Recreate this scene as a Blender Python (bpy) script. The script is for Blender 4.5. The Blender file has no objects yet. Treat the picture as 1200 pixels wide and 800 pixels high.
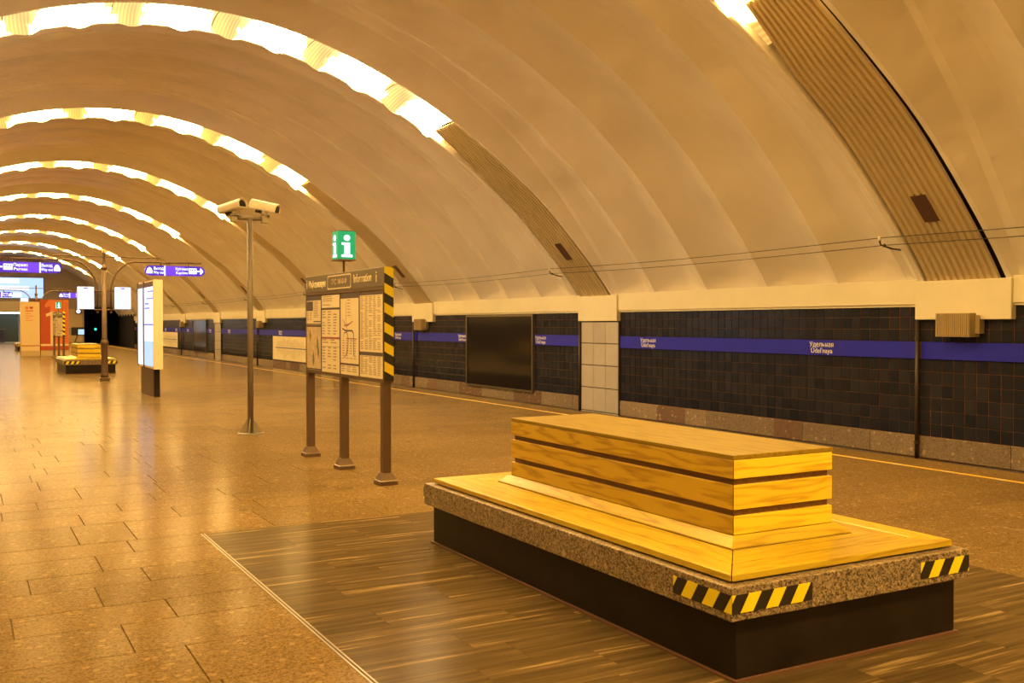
import bpy, bmesh, math, random
import numpy as np
from mathutils import Vector, Matrix

random.seed(7)
RNG = np.random.RandomState(11)
S = bpy.context.scene
COL = S.collection
PI = math.pi

# ------------------------------------------------------------------ camera
cd = bpy.data.cameras.new('camera')
cam = bpy.data.objects.new('camera', cd)
COL.objects.link(cam)
cd.sensor_fit = 'HORIZONTAL'
cd.sensor_width = 36.0
cd.lens = 1159.593 / 1200.0 * 36.0
cd.clip_start = 0.05
cd.clip_end = 400
cam.location = (0, 0, 1.65)
cam.rotation_euler = (math.radians(90 - 1.0142), 0, -math.radians(29.123))
S.camera = cam

# ------------------------------------------------------------------ world, exposure
w = bpy.data.worlds.new('world')
S.world = w
w.use_nodes = True
w.node_tree.nodes['Background'].inputs[0].default_value = (0.9, 0.6, 0.3, 1)
w.node_tree.nodes['Background'].inputs[1].default_value = 0.003
S.view_settings.view_transform = 'Standard'
S.view_settings.look = 'None'
S.view_settings.gamma = 1.0
S.view_settings.use_curve_mapping = False
S.view_settings.exposure = 0.0
S.cycles.use_denoising = True
S.cycles.sample_clamp_indirect = 6.0
LAMP_COL = (1.0, 0.61, 0.17)     # warm lamps of the ceiling ribs
LAMP_STR = 81.0

# ------------------------------------------------------------------ measures of the hall (metres)
XC = 3.84                 # middle of the hall
HALF = 9.06               # to the tiled walls
EDGE = 10.23              # platform edge (right)
YB, YE = -24.0, 98.0      # end walls
RIB0, RIBD, RIBW = 9.5, 9.72, 0.68
RIBS = list(range(-3, 9))
def rib_y(k): return RIB0 + RIBD * k

# ------------------------------------------------------------------ materials
MATS = {}
def nt(name):
    m = bpy.data.materials.new(name)
    m.use_nodes = True
    MATS[name] = m
    n = m.node_tree.nodes
    b = n['Principled BSDF']
    return m, n, m.node_tree.links, b
def node(n, typ, **kw):
    o = n.new(typ)
    for k, v in kw.items(): setattr(o, k, v)
    return o
def mat(name, col, rough=0.5, metal=0.0, var=0.0, scale=6.0, bump=0.0, bscale=None, spec=0.5, coat=0.0, obj_var=0.0, stretch=None, detail=4, bdist=0.02):
    m, n, L, b = nt(name)
    b.inputs['Base Color'].default_value = (*col, 1)
    b.inputs['Roughness'].default_value = rough
    b.inputs['Metallic'].default_value = metal
    b.inputs['Specular IOR Level'].default_value = spec
    b.inputs['Coat Weight'].default_value = coat
    tc = node(n, 'ShaderNodeTexCoord')
    src = tc.outputs['Object']
    if stretch:
        mp = node(n, 'ShaderNodeMapping')
        mp.inputs['Scale'].default_value = stretch
        L.new(src, mp.inputs['Vector']); src = mp.outputs['Vector']
    if var > 0 or bump > 0 or obj_var > 0:
        no = node(n, 'ShaderNodeTexNoise')
        no.inputs['Scale'].default_value = scale
        no.inputs['Detail'].default_value = detail
        L.new(src, no.inputs['Vector'])
        hs = node(n, 'ShaderNodeHueSaturation')
        hs.inputs['Color'].default_value = (*col, 1)
        mr = node(n, 'ShaderNodeMapRange')
        mr.inputs['From Min'].default_value = 0.3
        mr.inputs['From Max'].default_value = 0.7
        mr.inputs['To Min'].default_value = 1 - var
        mr.inputs['To Max'].default_value = 1 + var
        L.new(no.outputs['Fac'], mr.inputs['Value'])
        val = mr.outputs['Result']
        if obj_var > 0:
            oi = node(n, 'ShaderNodeObjectInfo')
            ge = node(n, 'ShaderNodeNewGeometry')
            ad = node(n, 'ShaderNodeMath', operation='ADD')
            L.new(oi.outputs['Random'], ad.inputs[0]); L.new(ge.outputs['Random Per Island'], ad.inputs[1])
            fr = node(n, 'ShaderNodeMath', operation='FRACT')
            L.new(ad.outputs[0], fr.inputs[0])
            mo = node(n, 'ShaderNodeMapRange')
            mo.inputs['To Min'].default_value = 1 - obj_var
            mo.inputs['To Max'].default_value = 1 + obj_var
            L.new(fr.outputs[0], mo.inputs['Value'])
            mu = node(n, 'ShaderNodeMath', operation='MULTIPLY')
            L.new(val, mu.inputs[0]); L.new(mo.outputs['Result'], mu.inputs[1])
            val = mu.outputs[0]
        L.new(val, hs.inputs['Value'])
        L.new(hs.outputs['Color'], b.inputs['Base Color'])
        if bump > 0:
            bn = node(n, 'ShaderNodeTexNoise')
            bn.inputs['Scale'].default_value = bscale or scale * 3
            bn.inputs['Detail'].default_value = 3
            L.new(src, bn.inputs['Vector'])
            bp = node(n, 'ShaderNodeBump')
            bp.inputs['Strength'].default_value = bump
            bp.inputs['Distance'].default_value = bdist
            L.new(bn.outputs['Fac'], bp.inputs['Height'])
            L.new(bp.outputs['Normal'], b.inputs['Normal'])
    return m
def emat(name, col, strength, base=(0.02, 0.02, 0.02)):
    m, n, L, b = nt(name)
    b.inputs['Base Color'].default_value = (*base, 1)
    b.inputs['Roughness'].default_value = 0.3
    b.inputs['Emission Color'].default_value = (*col, 1)
    b.inputs['Emission Strength'].default_value = strength
    return m

def granite(name, c0, c1, c2, rough, sc, obj_var=0.1, rough_var=0.05, blotch=(0.78, 0.55, 0.34), spec=0.5):
    """speckled polished granite: fine grain, larger pale crystals, a tone per slab"""
    m, n, L, b = nt(name)
    tc = node(n, 'ShaderNodeTexCoord')
    ge = node(n, 'ShaderNodeNewGeometry')
    v1 = node(n, 'ShaderNodeTexVoronoi'); v1.inputs['Scale'].default_value = sc
    L.new(ge.outputs['Position'], v1.inputs['Vector'])
    sep = node(n, 'ShaderNodeSeparateColor'); L.new(v1.outputs['Color'], sep.inputs['Color'])
    cr = node(n, 'ShaderNodeValToRGB')
    e = cr.color_ramp.elements
    e[0].position = 0.0; e[0].color = (*c0, 1)
    e[1].position = 0.45; e[1].color = (*c1, 1)
    x = e.new(0.95); x.color = (*c2, 1)
    L.new(sep.outputs['Red'], cr.inputs['Fac'])
    # large pale crystals
    v2 = node(n, 'ShaderNodeTexVoronoi'); v2.inputs['Scale'].default_value = sc * 0.16
    L.new(ge.outputs['Position'], v2.inputs['Vector'])
    sp2 = node(n, 'ShaderNodeSeparateColor'); L.new(v2.outputs['Color'], sp2.inputs['Color'])
    lt = node(n, 'ShaderNodeMath', operation='LESS_THAN'); lt.inputs[1].default_value = 0.28
    L.new(v2.outputs['Distance'], lt.inputs[0])
    gt = node(n, 'ShaderNodeMath', operation='GREATER_THAN'); gt.inputs[1].default_value = 0.62
    L.new(sp2.outputs['Green'], gt.inputs[0])
    mm = node(n, 'ShaderNodeMath', operation='MULTIPLY'); L.new(lt.outputs[0], mm.inputs[0]); L.new(gt.outputs[0], mm.inputs[1])
    m2 = node(n, 'ShaderNodeMath', operation='MULTIPLY'); L.new(mm.outputs[0], m2.inputs[0]); m2.inputs[1].default_value = 0.35
    mx = node(n, 'ShaderNodeMix', data_type='RGBA')
    L.new(m2.outputs[0], mx.inputs['Factor']); L.new(cr.outputs['Color'], mx.inputs['A'])
    mx.inputs['B'].default_value = (*blotch, 1)
    oi = node(n, 'ShaderNodeObjectInfo')
    ad = node(n, 'ShaderNodeMath', operation='ADD'); L.new(oi.outputs['Random'], ad.inputs[0]); L.new(ge.outputs['Random Per Island'], ad.inputs[1])
    fr = node(n, 'ShaderNodeMath', operation='FRACT'); L.new(ad.outputs[0], fr.inputs[0])
    mo = node(n, 'ShaderNodeMapRange'); mo.inputs['To Min'].default_value = 1 - obj_var; mo.inputs['To Max'].default_value = 1 + obj_var
    L.new(fr.outputs[0], mo.inputs['Value'])
    no = node(n, 'ShaderNodeTexNoise'); no.inputs['Scale'].default_value = 0.6; no.inputs['Detail'].default_value = 5
    L.new(ge.outputs['Position'], no.inputs['Vector'])
    mr = node(n, 'ShaderNodeMapRange'); mr.inputs['From Min'].default_value = 0.3; mr.inputs['From Max'].default_value = 0.7
    mr.inputs['To Min'].default_value = 0.9; mr.inputs['To Max'].default_value = 1.1
    L.new(no.outputs['Fac'], mr.inputs['Value'])
    mu = node(n, 'ShaderNodeMath', operation='MULTIPLY'); L.new(mo.outputs['Result'], mu.inputs[0]); L.new(mr.outputs['Result'], mu.inputs[1])
    hs = node(n, 'ShaderNodeHueSaturation'); L.new(mx.outputs['Result'], hs.inputs['Color']); L.new(mu.outputs[0], hs.inputs['Value'])
    L.new(hs.outputs['Color'], b.inputs['Base Color'])
    rr = node(n, 'ShaderNodeMapRange'); rr.inputs['From Min'].default_value = 0.3; rr.inputs['From Max'].default_value = 0.7
    rr.inputs['To Min'].default_value = rough - rough_var; rr.inputs['To Max'].default_value = rough + rough_var
    L.new(no.outputs['Fac'], rr.inputs['Value']); L.new(rr.outputs['Result'], b.inputs['Roughness'])
    b.inputs['Specular IOR Level'].default_value = spec
    return m

def wood(name, ca, cb, axis, rough=0.32):
    m, n, L, b = nt(name)
    tc = node(n, 'ShaderNodeTexCoord')
    oi = node(n, 'ShaderNodeObjectInfo')
    mp = node(n, 'ShaderNodeMapping')
    s = [9.0, 9.0, 9.0]; s[axis] = 0.9
    mp.inputs['Scale'].default_value = s
    L.new(tc.outputs['Object'], mp.inputs['Vector'])
    va = node(n, 'ShaderNodeVectorMath', operation='SCALE'); va.inputs[0].default_value = (13, 17, 23)
    L.new(oi.outputs['Random'], va.inputs['Scale'])
    ad = node(n, 'ShaderNodeVectorMath', operation='ADD'); L.new(mp.outputs[0], ad.inputs[0]); L.new(va.outputs[0], ad.inputs[1])
    n1 = node(n, 'ShaderNodeTexNoise'); n1.inputs['Scale'].default_value = 0.9; n1.inputs['Detail'].default_value = 2
    L.new(ad.outputs[0], n1.inputs['Vector'])
    mm = node(n, 'ShaderNodeMath', operation='MULTIPLY'); mm.inputs[1].default_value = 13.0
    L.new(n1.outputs['Fac'], mm.inputs[0])
    sn = node(n, 'ShaderNodeMath', operation='PINGPONG'); sn.inputs[1].default_value = 1.0; L.new(mm.outputs[0], sn.inputs[0])
    n2 = node(n, 'ShaderNodeTexNoise'); n2.inputs['Scale'].default_value = 7; n2.inputs['Detail'].default_value = 4
    L.new(ad.outputs[0], n2.inputs['Vector'])
    mix = node(n, 'ShaderNodeMath', operation='MULTIPLY_ADD'); mix.inputs[1].default_value = 0.55
    L.new(sn.outputs[0], mix.inputs[0])
    m3 = node(n, 'ShaderNodeMath', operation='MULTIPLY'); m3.inputs[1].default_value = 0.45
    L.new(n2.outputs['Fac'], m3.inputs[0]); L.new(m3.outputs[0], mix.inputs[2])
    cr = node(n, 'ShaderNodeValToRGB'); e = cr.color_ramp.elements
    e[0].position = 0.16; e[0].color = (*cb, 1); e[1].position = 0.5; e[1].color = (*ca, 1)
    L.new(mix.outputs[0], cr.inputs['Fac'])
    mo = node(n, 'ShaderNodeMapRange'); mo.inputs['To Min'].default_value = 0.85; mo.inputs['To Max'].default_value = 1.12
    L.new(oi.outputs['Random'], mo.inputs['Value'])
    hs = node(n, 'ShaderNodeHueSaturation'); L.new(cr.outputs[0], hs.inputs['Color']); L.new(mo.outputs[0], hs.inputs['Value'])
    L.new(hs.outputs['Color'], b.inputs['Base Color'])
    b.inputs['Roughness'].default_value = rough
    b.inputs['Coat Weight'].default_value = 0.12
    b.inputs['Coat Roughness'].default_value = 0.15
    return m

# stone
granite('floor_granite', (0.108, 0.068, 0.027), (0.165, 0.106, 0.042), (0.215, 0.145, 0.061), 0.27, 95.0, obj_var=0.08, rough_var=0.03, spec=0.08, blotch=(0.38, 0.26, 0.12))
granite('bench_granite', (0.03, 0.022, 0.016), (0.20, 0.148, 0.092), (0.38, 0.29, 0.185), 0.4, 120.0, obj_var=0.05)
granite('plinth_granite', (0.15, 0.105, 0.074), (0.225, 0.165, 0.116), (0.285, 0.22, 0.158), 0.42, 60.0, obj_var=0.22)
granite('plinth_granite_red', (0.10, 0.055, 0.04), (0.155, 0.09, 0.066), (0.20, 0.125, 0.093), 0.42, 60.0, obj_var=0.12)
def worn_gloss(m, n, L, b, rough, k, p=8.0, f0=0.008):
    b.inputs['Specular IOR Level'].default_value = 0.0
    lw = node(n, 'ShaderNodeLayerWeight'); lw.inputs['Blend'].default_value = 0.5
    pw = node(n, 'ShaderNodeMath', operation='POWER'); pw.inputs[1].default_value = p; L.new(lw.outputs['Facing'], pw.inputs[0])
    ma = node(n, 'ShaderNodeMath', operation='MULTIPLY_ADD'); ma.inputs[1].default_value = k; ma.inputs[2].default_value = f0; L.new(pw.outputs[0], ma.inputs[0])
    gl = node(n, 'ShaderNodeBsdfGlossy'); gl.inputs['Roughness'].default_value = rough
    mx = node(n, 'ShaderNodeMixShader'); L.new(ma.outputs[0], mx.inputs[0]); L.new(b.outputs[0], mx.inputs[1]); L.new(gl.outputs[0], mx.inputs[2])
    L.new(mx.outputs[0], n['Material Output'].inputs['Surface'])
m_ = MATS['floor_granite']
worn_gloss(m_, m_.node_tree.nodes, m_.node_tree.links, m_.node_tree.nodes['Principled BSDF'], 0.16, 0.66, 11.0)
def marble(name):
    m, n, L, b = nt(name)
    ge = node(n, 'ShaderNodeNewGeometry'); oi = node(n, 'ShaderNodeObjectInfo')
    mp = node(n, 'ShaderNodeMapping'); mp.inputs['Scale'].default_value = (0.6, 13.0, 1)
    L.new(ge.outputs['Position'], mp.inputs['Vector'])
    va = node(n, 'ShaderNodeVectorMath', operation='SCALE'); va.inputs[0].default_value = (31, 57, 5)
    L.new(oi.outputs['Random'], va.inputs['Scale'])
    ad = node(n, 'ShaderNodeVectorMath', operation='ADD'); L.new(mp.outputs[0], ad.inputs[0]); L.new(va.outputs[0], ad.inputs[1])
    n1 = node(n, 'ShaderNodeTexNoise'); n1.inputs['Scale'].default_value = 1.6; n1.inputs['Detail'].default_value = 7; n1.inputs['Roughness'].default_value = 0.62
    n1.inputs['Distortion'].default_value = 0.35
    L.new(ad.outputs[0], n1.inputs['Vector'])
    cr = node(n, 'ShaderNodeValToRGB'); e = cr.color_ramp.elements
    e[0].position = 0.28; e[0].color = (0.05, 0.034, 0.017, 1)
    e[1].position = 0.52; e[1].color = (0.092, 0.063, 0.030, 1)
    for p, c in ((0.60, (0.115, 0.078, 0.037, 1)), (0.645, (0.25, 0.175, 0.08, 1)), (0.8, (0.34, 0.24, 0.115, 1))):
        x = e.new(p); x.color = c
    L.new(n1.outputs['Fac'], cr.inputs['Fac'])
    mo = node(n, 'ShaderNodeMapRange'); mo.inputs['To Min'].default_value = 0.94; mo.inputs['To Max'].default_value = 1.06
    L.new(oi.outputs['Random'], mo.inputs['Value'])
    hs = node(n, 'ShaderNodeHueSaturation'); L.new(cr.outputs[0], hs.inputs['Color']); L.new(mo.outputs[0], hs.inputs['Value'])
    L.new(hs.outputs['Color'], b.inputs['Base Color'])
    b.inputs['Roughness'].default_value = 0.5
    worn_gloss(m, n, L, b, 0.2, 0.30)
marble('floor_marble')
mat('floor_grout', (0.10, 0.07, 0.045), 0.8)
mat('concrete', (0.30, 0.25, 0.20), 0.85, var=0.25, scale=2.0, bump=0.3, bscale=12)
mat('dark_concrete', (0.055, 0.045, 0.038), 0.9, var=0.3, scale=1.0)
mat('tunnel_black', (0.012, 0.010, 0.009), 0.9)
mat('vault_paint', (0.79, 0.73, 0.67), 0.27, var=0.05, scale=0.8, spec=0.6, bump=0.55, bscale=0.9, bdist=0.16)
mat('cornice_paint', (0.70, 0.64, 0.48), 0.5, var=0.05, scale=1.2)
mat('end_wall_plaster', (0.50, 0.45, 0.40), 0.7, var=0.12, scale=0.7)
mat('lintel_paint', (0.85, 0.76, 0.55), 0.5)
# tiles
def tilemat():
    m, n, L, b = nt('wall_tile')
    ge = node(n, 'ShaderNodeNewGeometry'); oi = node(n, 'ShaderNodeObjectInfo')
    ad = node(n, 'ShaderNodeMath', operation='ADD'); L.new(oi.outputs['Random'], ad.inputs[0]); L.new(ge.outputs['Random Per Island'], ad.inputs[1])
    fr = node(n, 'ShaderNodeMath', operation='FRACT'); L.new(ad.outputs[0], fr.inputs[0])
    cr = node(n, 'ShaderNodeValToRGB'); e = cr.color_ramp.elements
    e[0].color = (0.014, 0.016, 0.028, 1); e[1].color = (0.026, 0.026, 0.040, 1)
    L.new(fr.outputs[0], cr.inputs['Fac']); L.new(cr.outputs[0], b.inputs['Base Color'])
    b.inputs['Roughness'].default_value = 0.18
    b.inputs['Specular IOR Level'].default_value = 0.22
    mp = node(n, 'ShaderNodeMapping'); mp.inputs['Scale'].default_value = (1, 14, 2.2)
    L.new(ge.outputs['Position'], mp.inputs['Vector'])
    no = node(n, 'ShaderNodeTexNoise'); no.inputs['Scale'].default_value = 2.5; no.inputs['Detail'].default_value = 2
    L.new(mp.outputs[0], no.inputs['Vector'])
    bp = node(n, 'ShaderNodeBump'); bp.inputs['Strength'].default_value = 0.35; bp.inputs['Distance'].default_value = 0.01
    L.new(no.outputs['Fac'], bp.inputs['Height']); L.new(bp.outputs[0], b.inputs['Normal'])
tilemat()
mat('tile_grout', (0.30, 0.12, 0.055), 0.8)
mat('pillar_tile', (0.42, 0.385, 0.365), 0.35, var=0.06, scale=3, obj_var=0.05)
mat('band_blue', (0.017, 0.019, 0.5), 0.6, var=0.05, scale=2, spec=0.2)
mat('white_print', (0.85, 0.82, 0.78), 0.5)
mat('frame_metal', (0.20, 0.16, 0.12), 0.35, metal=0.7)
mat('frame_glass', (0.012, 0.010, 0.012), 0.12)
mat('pipe_paint', (0.035, 0.022, 0.018), 0.5)
mat('cable_black', (0.03, 0.022, 0.018), 0.5)
mat('insulator', (0.75, 0.68, 0.5), 0.3)
# ribs
mat('corrugated_sheet', (0.66, 0.55, 0.36), 0.34, metal=0.3, var=0.06, scale=1.0)
mat('rib_gap', (0.05, 0.032, 0.02), 0.8)
mat('rib_box', (0.09, 0.045, 0.03), 0.5)
mat('lamp_bracket', (0.12, 0.08, 0.04), 0.5, metal=0.5)
def lampmat(name='lamp_diffuser', col=LAMP_COL):
    m, n, L, b = nt(name)
    uv = node(n, 'ShaderNodeUVMap')
    sx = node(n, 'ShaderNodeSeparateXYZ'); L.new(uv.outputs[0], sx.inputs[0])
    # golden fans at every second joint, opening towards the near edge; u counts panels, v runs across the trough
    def M_(op, x, y_=None, z_=None):
        q = node(n, 'ShaderNodeMath', operation=op)
        for i_, v_ in enumerate((x, y_, z_)):
            if v_ is None: continue
            if isinstance(v_, (int, float)): q.inputs[i_].default_value = v_
            else: L.new(v_, q.inputs[i_])
        return q.outputs[0]
    def N_(scale, det, sc):
        mp = node(n, 'ShaderNodeMapping'); mp.inputs['Scale'].default_value = sc; L.new(uv.outputs[0], mp.inputs['Vector'])
        q = node(n, 'ShaderNodeTexNoise'); q.inputs['Scale'].default_value = scale; q.inputs['Detail'].default_value = det; q.inputs['Distortion'].default_value = 0.6
        L.new(mp.outputs[0], q.inputs['Vector']); return q.outputs['Fac']
    def R_(x, a0, a1, b0, b1):
        q = node(n, 'ShaderNodeMapRange', interpolation_type='SMOOTHSTEP')
        for nm_, v_ in (('From Min', a0), ('From Max', a1), ('To Min', b0), ('To Max', b1)): q.inputs[nm_].default_value = v_
        L.new(x, q.inputs['Value']); return q.outputs[0]
    U, V = sx.outputs['X'], sx.outputs['Y']
    n1 = N_(1.0, 3, (2.2, 2.6, 1)); n2 = N_(1.0, 4, (14, 2.0, 1)); n3 = N_(1.0, 3, (3.0, 7.0, 1))
    uu = M_('MULTIPLY_ADD', U, 0.5, M_('MULTIPLY', n1, 0.22))
    d = M_('ABSOLUTE', M_('SUBTRACT', M_('FRACT', uu), 0.5))
    wv = M_('MULTIPLY_ADD', V, -0.19, 0.34)
    fan = R_(M_('ADD', M_('SUBTRACT', d, wv), M_('MULTIPLY_ADD', n2, 0.22, -0.11)), -0.07, 0.07, 0.010, 1.0)
    lip = R_(M_('ADD', V, M_('MULTIPLY_ADD', n3, 0.7, -0.35)), 0.0, 0.42, 0.03, 1.0)
    cor = M_('MULTIPLY_ADD', M_('SINE', M_('MULTIPLY', U, 95.0)), 0.22, 0.8)
    st = node(n, 'ShaderNodeMath', operation='MULTIPLY'); st.inputs[1].default_value = LAMP_STR
    L.new(M_('MULTIPLY', M_('MULTIPLY', fan, lip), cor), st.inputs[0])
    b.inputs['Base Color'].default_value = (0.5, 0.38, 0.16, 1)
    b.inputs['Roughness'].default_value = 0.5
    b.inputs['Emission Color'].default_value = (*col, 1)
    L.new(st.outputs[0], b.inputs['Emission Strength'])
lampmat()
lampmat('lamp_diffuser_cool', (1.0, 0.67, 0.29))
# furniture
wood('oak_y', (0.56, 0.40, 0.018), (0.38, 0.235, 0.008), 1)
wood('oak_x', (0.56, 0.40, 0.020), (0.37, 0.23, 0.008), 0)
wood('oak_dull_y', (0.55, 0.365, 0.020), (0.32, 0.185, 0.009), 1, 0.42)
wood('oak_dull_x_lit', (0.86, 0.63, 0.032), (0.54, 0.335, 0.013), 0, 0.4)  # end planks: brighter copy of the side oak, stronger light put into the colour
wood('oak_top', (0.28, 0.19, 0.014), (0.20, 0.125, 0.007), 1, 0.5)
MATS['oak_top'].node_tree.nodes['Principled BSDF'].inputs['Specular IOR Level'].default_value = 0.2
wood('oak_core', (0.16, 0.075, 0.022), (0.10, 0.045, 0.015), 1, 0.6)
mat('black_stone', (0.012, 0.008, 0.006), 0.4, var=0.4, scale=5, spec=0.3)
mat('brown_trim', (0.13, 0.06, 0.035), 0.6)
mat('brass', (0.15, 0.105, 0.055), 0.28, metal=0.7)
mat('joint_dark', (0.03, 0.02, 0.012), 0.8)
mat('hazard_black', (0.022, 0.018, 0.016), 0.45)
mat('hazard_yellow', (0.86, 0.60, 0.03), 0.45)
def hazard(name, pitch, slope):
    m, n, L, b = nt(name)
    uv = node(n, 'ShaderNodeUVMap'); sx = node(n, 'ShaderNodeSeparateXYZ'); L.new(uv.outputs[0], sx.inputs[0])
    a = node(n, 'ShaderNodeMath', operation='MULTIPLY_ADD'); a.inputs[1].default_value = slope
    L.new(sx.outputs['Y'], a.inputs[0]); L.new(sx.outputs['X'], a.inputs[2])
    d = node(n, 'ShaderNodeMath', operation='DIVIDE'); d.inputs[1].default_value = pitch; L.new(a.outputs[0], d.inputs[0])
    f = node(n, 'ShaderNodeMath', operation='FRACT'); L.new(d.outputs[0], f.inputs[0])
    g = node(n, 'ShaderNodeMath', operation='GREATER_THAN'); g.inputs[1].default_value = 0.5; L.new(f.outputs[0], g.inputs[0])
    mx = node(n, 'ShaderNodeMix', data_type='RGBA'); L.new(g.outputs[0], mx.inputs['Factor'])
    mx.inputs['A'].default_value = (0.02, 0.016, 0.014, 1); mx.inputs['B'].default_value = (0.86, 0.70, 0.012, 1)
    L.new(mx.outputs['Result'], b.inputs['Base Color']); b.inputs['Roughness'].default_value = 0.4
hazard('hazard_sticker', 0.155, -0.62)
hazard('hazard_strip', 0.20, 0.55)
mat('steel_grey', (0.19, 0.155, 0.12), 0.5, metal=0.1, var=0.05)
mat('steel_pale', (0.30, 0.26, 0.20), 0.45, metal=0.2)
mat('post_brown', (0.135, 0.085, 0.055), 0.42, metal=0.3, var=0.06)
mat('header_grey', (0.16, 0.13, 0.10), 0.4, metal=0.2)
mat('cast_iron', (0.12, 0.075, 0.05), 0.45, metal=0.3, var=0.06)
mat('paper', (0.80, 0.70, 0.52), 0.5, var=0.03)
mat('paper_map', (0.62, 0.50, 0.33), 0.5, var=0.16, scale=7)
mat('ink_dark', (0.085, 0.06, 0.075), 0.6)
mat('ink_text', (0.40, 0.31, 0.22), 0.6)
mat('ink_red', (0.38, 0.07, 0.07), 0.6)
mat('ink_blue', (0.10, 0.12, 0.34), 0.6)
mat('ink_green', (0.16, 0.22, 0.13), 0.6)
mat('ink_orange', (0.65, 0.30, 0.10), 0.6)
mat('cctv_white', (0.74, 0.68, 0.58), 0.35)
mat('cctv_dark', (0.015, 0.012, 0.011), 0.25)
mat('beige_panel', (0.85, 0.68, 0.40), 0.42)
mat('beige_low', (0.62, 0.48, 0.28), 0.5)
mat('red_panel', (0.52, 0.085, 0.03), 0.45)
mat('orange_panel', (0.78, 0.22, 0.06), 0.45)
mat('shutter_dark', (0.035, 0.045, 0.035), 0.5, metal=0.2)
mat('navy_box', (0.02, 0.025, 0.12), 0.4)
mat('grey_plastic', (0.22, 0.20, 0.20), 0.5)
mat('yellow_line', (0.58, 0.37, 0.025), 0.5)
mat('pale_line', (0.6, 0.46, 0.22), 0.5)
mat('vent_metal', (0.42, 0.32, 0.17), 0.45, metal=0.3)
emat('sign_green', (0.0, 0.42, 0.15), 0.85, (0.0, 0.1, 0.04))
emat('sign_white', (0.80, 0.90, 1.0), 2.2)
emat('screen_white', (0.80, 0.86, 1.0), 1.9)
emat('screen_blue', (0.42, 0.62, 1.0), 1.35)
emat('sign_violet', (0.085, 0.015, 0.62), 0.95, (0.01, 0.005, 0.03))
emat('sign_violet_light', (0.20, 0.05, 0.95), 1.0, (0.01, 0.005, 0.03))
emat('lightbox_white', (0.72, 0.80, 1.0), 1.5)
emat('lightbox_pale', (0.55, 0.78, 1.0), 1.0)
emat('lightbox_violet', (0.20, 0.16, 0.85), 0.9)
emat('signal_green', (0.05, 0.9, 0.6), 3.0)
emat('hall_lamp', (0.85, 1.0, 0.95), 10.0)

# ------------------------------------------------------------------ mesh helpers
class MB:
    def __init__(s): s.v = []; s.f = []; s.uv = None
    def add(s, vs, fs):
        o = len(s.v); s.v += [tuple(p) for p in vs]; s.f += [tuple(i + o for i in f) for f in fs]
        return s
    def box(s, x0, x1, y0, y1, z0, z1):
        return s.add([(x0, y0, z0), (x1, y0, z0), (x1, y1, z0), (x0, y1, z0), (x0, y0, z1), (x1, y0, z1), (x1, y1, z1), (x0, y1, z1)],
                     [(0, 3, 2, 1), (4, 5, 6, 7), (0, 1, 5, 4), (1, 2, 6, 5), (2, 3, 7, 6), (3, 0, 4, 7)])
    def prism(s, pts, lo, hi, axis=2):
        """polygon pts (2D) extruded along axis; 2D = the two other axes in order"""
        n = len(pts)
        def mk(p, h):
            if axis == 2: return (p[0], p[1], h)
            if axis == 1: return (p[0], h, p[1])
            return (h, p[0], p[1])
        vs = [mk(p, lo) for p in pts] + [mk(p, hi) for p in pts]
        fs = [tuple(range(n - 1, -1, -1)), tuple(range(n, 2 * n))]
        for i in range(n): fs.append((i, (i + 1) % n, n + (i + 1) % n, n + i))
        return s.add(vs, fs)
    def tube(s, path, r, n=8, caps=True):
        P = [Vector(p) for p in path]
        rs = r if isinstance(r, (list, tuple)) else [r] * len(P)
        rings = []
        for i, p in enumerate(P):
            d = (P[min(i + 1, len(P) - 1)] - P[max(i - 1, 0)]).normalized()
            a = d.cross(Vector((0, 0, 1)))
            if a.length < 1e-3: a = d.cross(Vector((0, 1, 0)))
            a.normalize(); b = d.cross(a).normalized()
            rings.append([p + (a * math.cos(2 * PI * j / n) + b * math.sin(2 * PI * j / n)) * rs[i] for j in range(n)])
        vs = [q for R in rings for q in R]; fs = []
        for i in range(len(P) - 1):
            for j in range(n):
                k = (j + 1) % n
                fs.append((i * n + j, i * n + k, (i + 1) * n + k, (i + 1) * n + j))
        if caps:
            fs.append(tuple(range(n - 1, -1, -1))); fs.append(tuple((len(P) - 1) * n + j for j in range(n)))
        return s.add(vs, fs)
    def lathe(s, prof, n=16, cx=0, cy=0, square=False):
        vs = []; fs = []
        for r, z in prof:
            for j in range(n):
                a = 2 * PI * (j + 0.5) / n
                vs.append((cx + r * math.cos(a), cy + r * math.sin(a), z))
        for i in range(len(prof) - 1):
            for j in range(n):
                k = (j + 1) % n
                fs.append((i * n + j, i * n + k, (i + 1) * n + k, (i + 1) * n + j))
        fs.append(tuple(range(n - 1, -1, -1))); fs.append(tuple((len(prof) - 1) * n + j for j in range(n)))
        return s.add(vs, fs)
    def mesh(s, name, m, smooth=False, fix=True):
        me = bpy.data.meshes.new(name)
        me.from_pydata(s.v, [], s.f)
        if fix:
            bm = bmesh.new(); bm.from_mesh(me); bmesh.ops.recalc_face_normals(bm, faces=bm.faces); bm.to_mesh(me); bm.free()
        me.materials.append(MATS[m])
        if smooth:
            for p in me.polygons: p.use_smooth = True
        return me
    def build(s, name, m, parent=None, smooth=False, bevel=0.0, fix=True, label=None, loc=None):
        o = bpy.data.objects.new(name, s.mesh(name, m, smooth, fix))
        COL.objects.link(o)
        if parent: o.parent = parent
        if loc: o.location = loc
        if bevel > 0:
            bv = o.modifiers.new('bevel', 'BEVEL'); bv.width = bevel; bv.segments = 2; bv.limit_method = 'ANGLE'
        if label: o['label'] = label
        return o
def B(x0, x1, y0, y1, z0, z1): return MB().box(x0, x1, y0, y1, z0, z1)
def put(name, me, parent=None, loc=(0, 0, 0), rot=None):
    o = bpy.data.objects.new(name, me); COL.objects.link(o)
    o.location = loc
    if rot: o.rotation_euler = rot
    if parent: o.parent = parent
    return o
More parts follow.
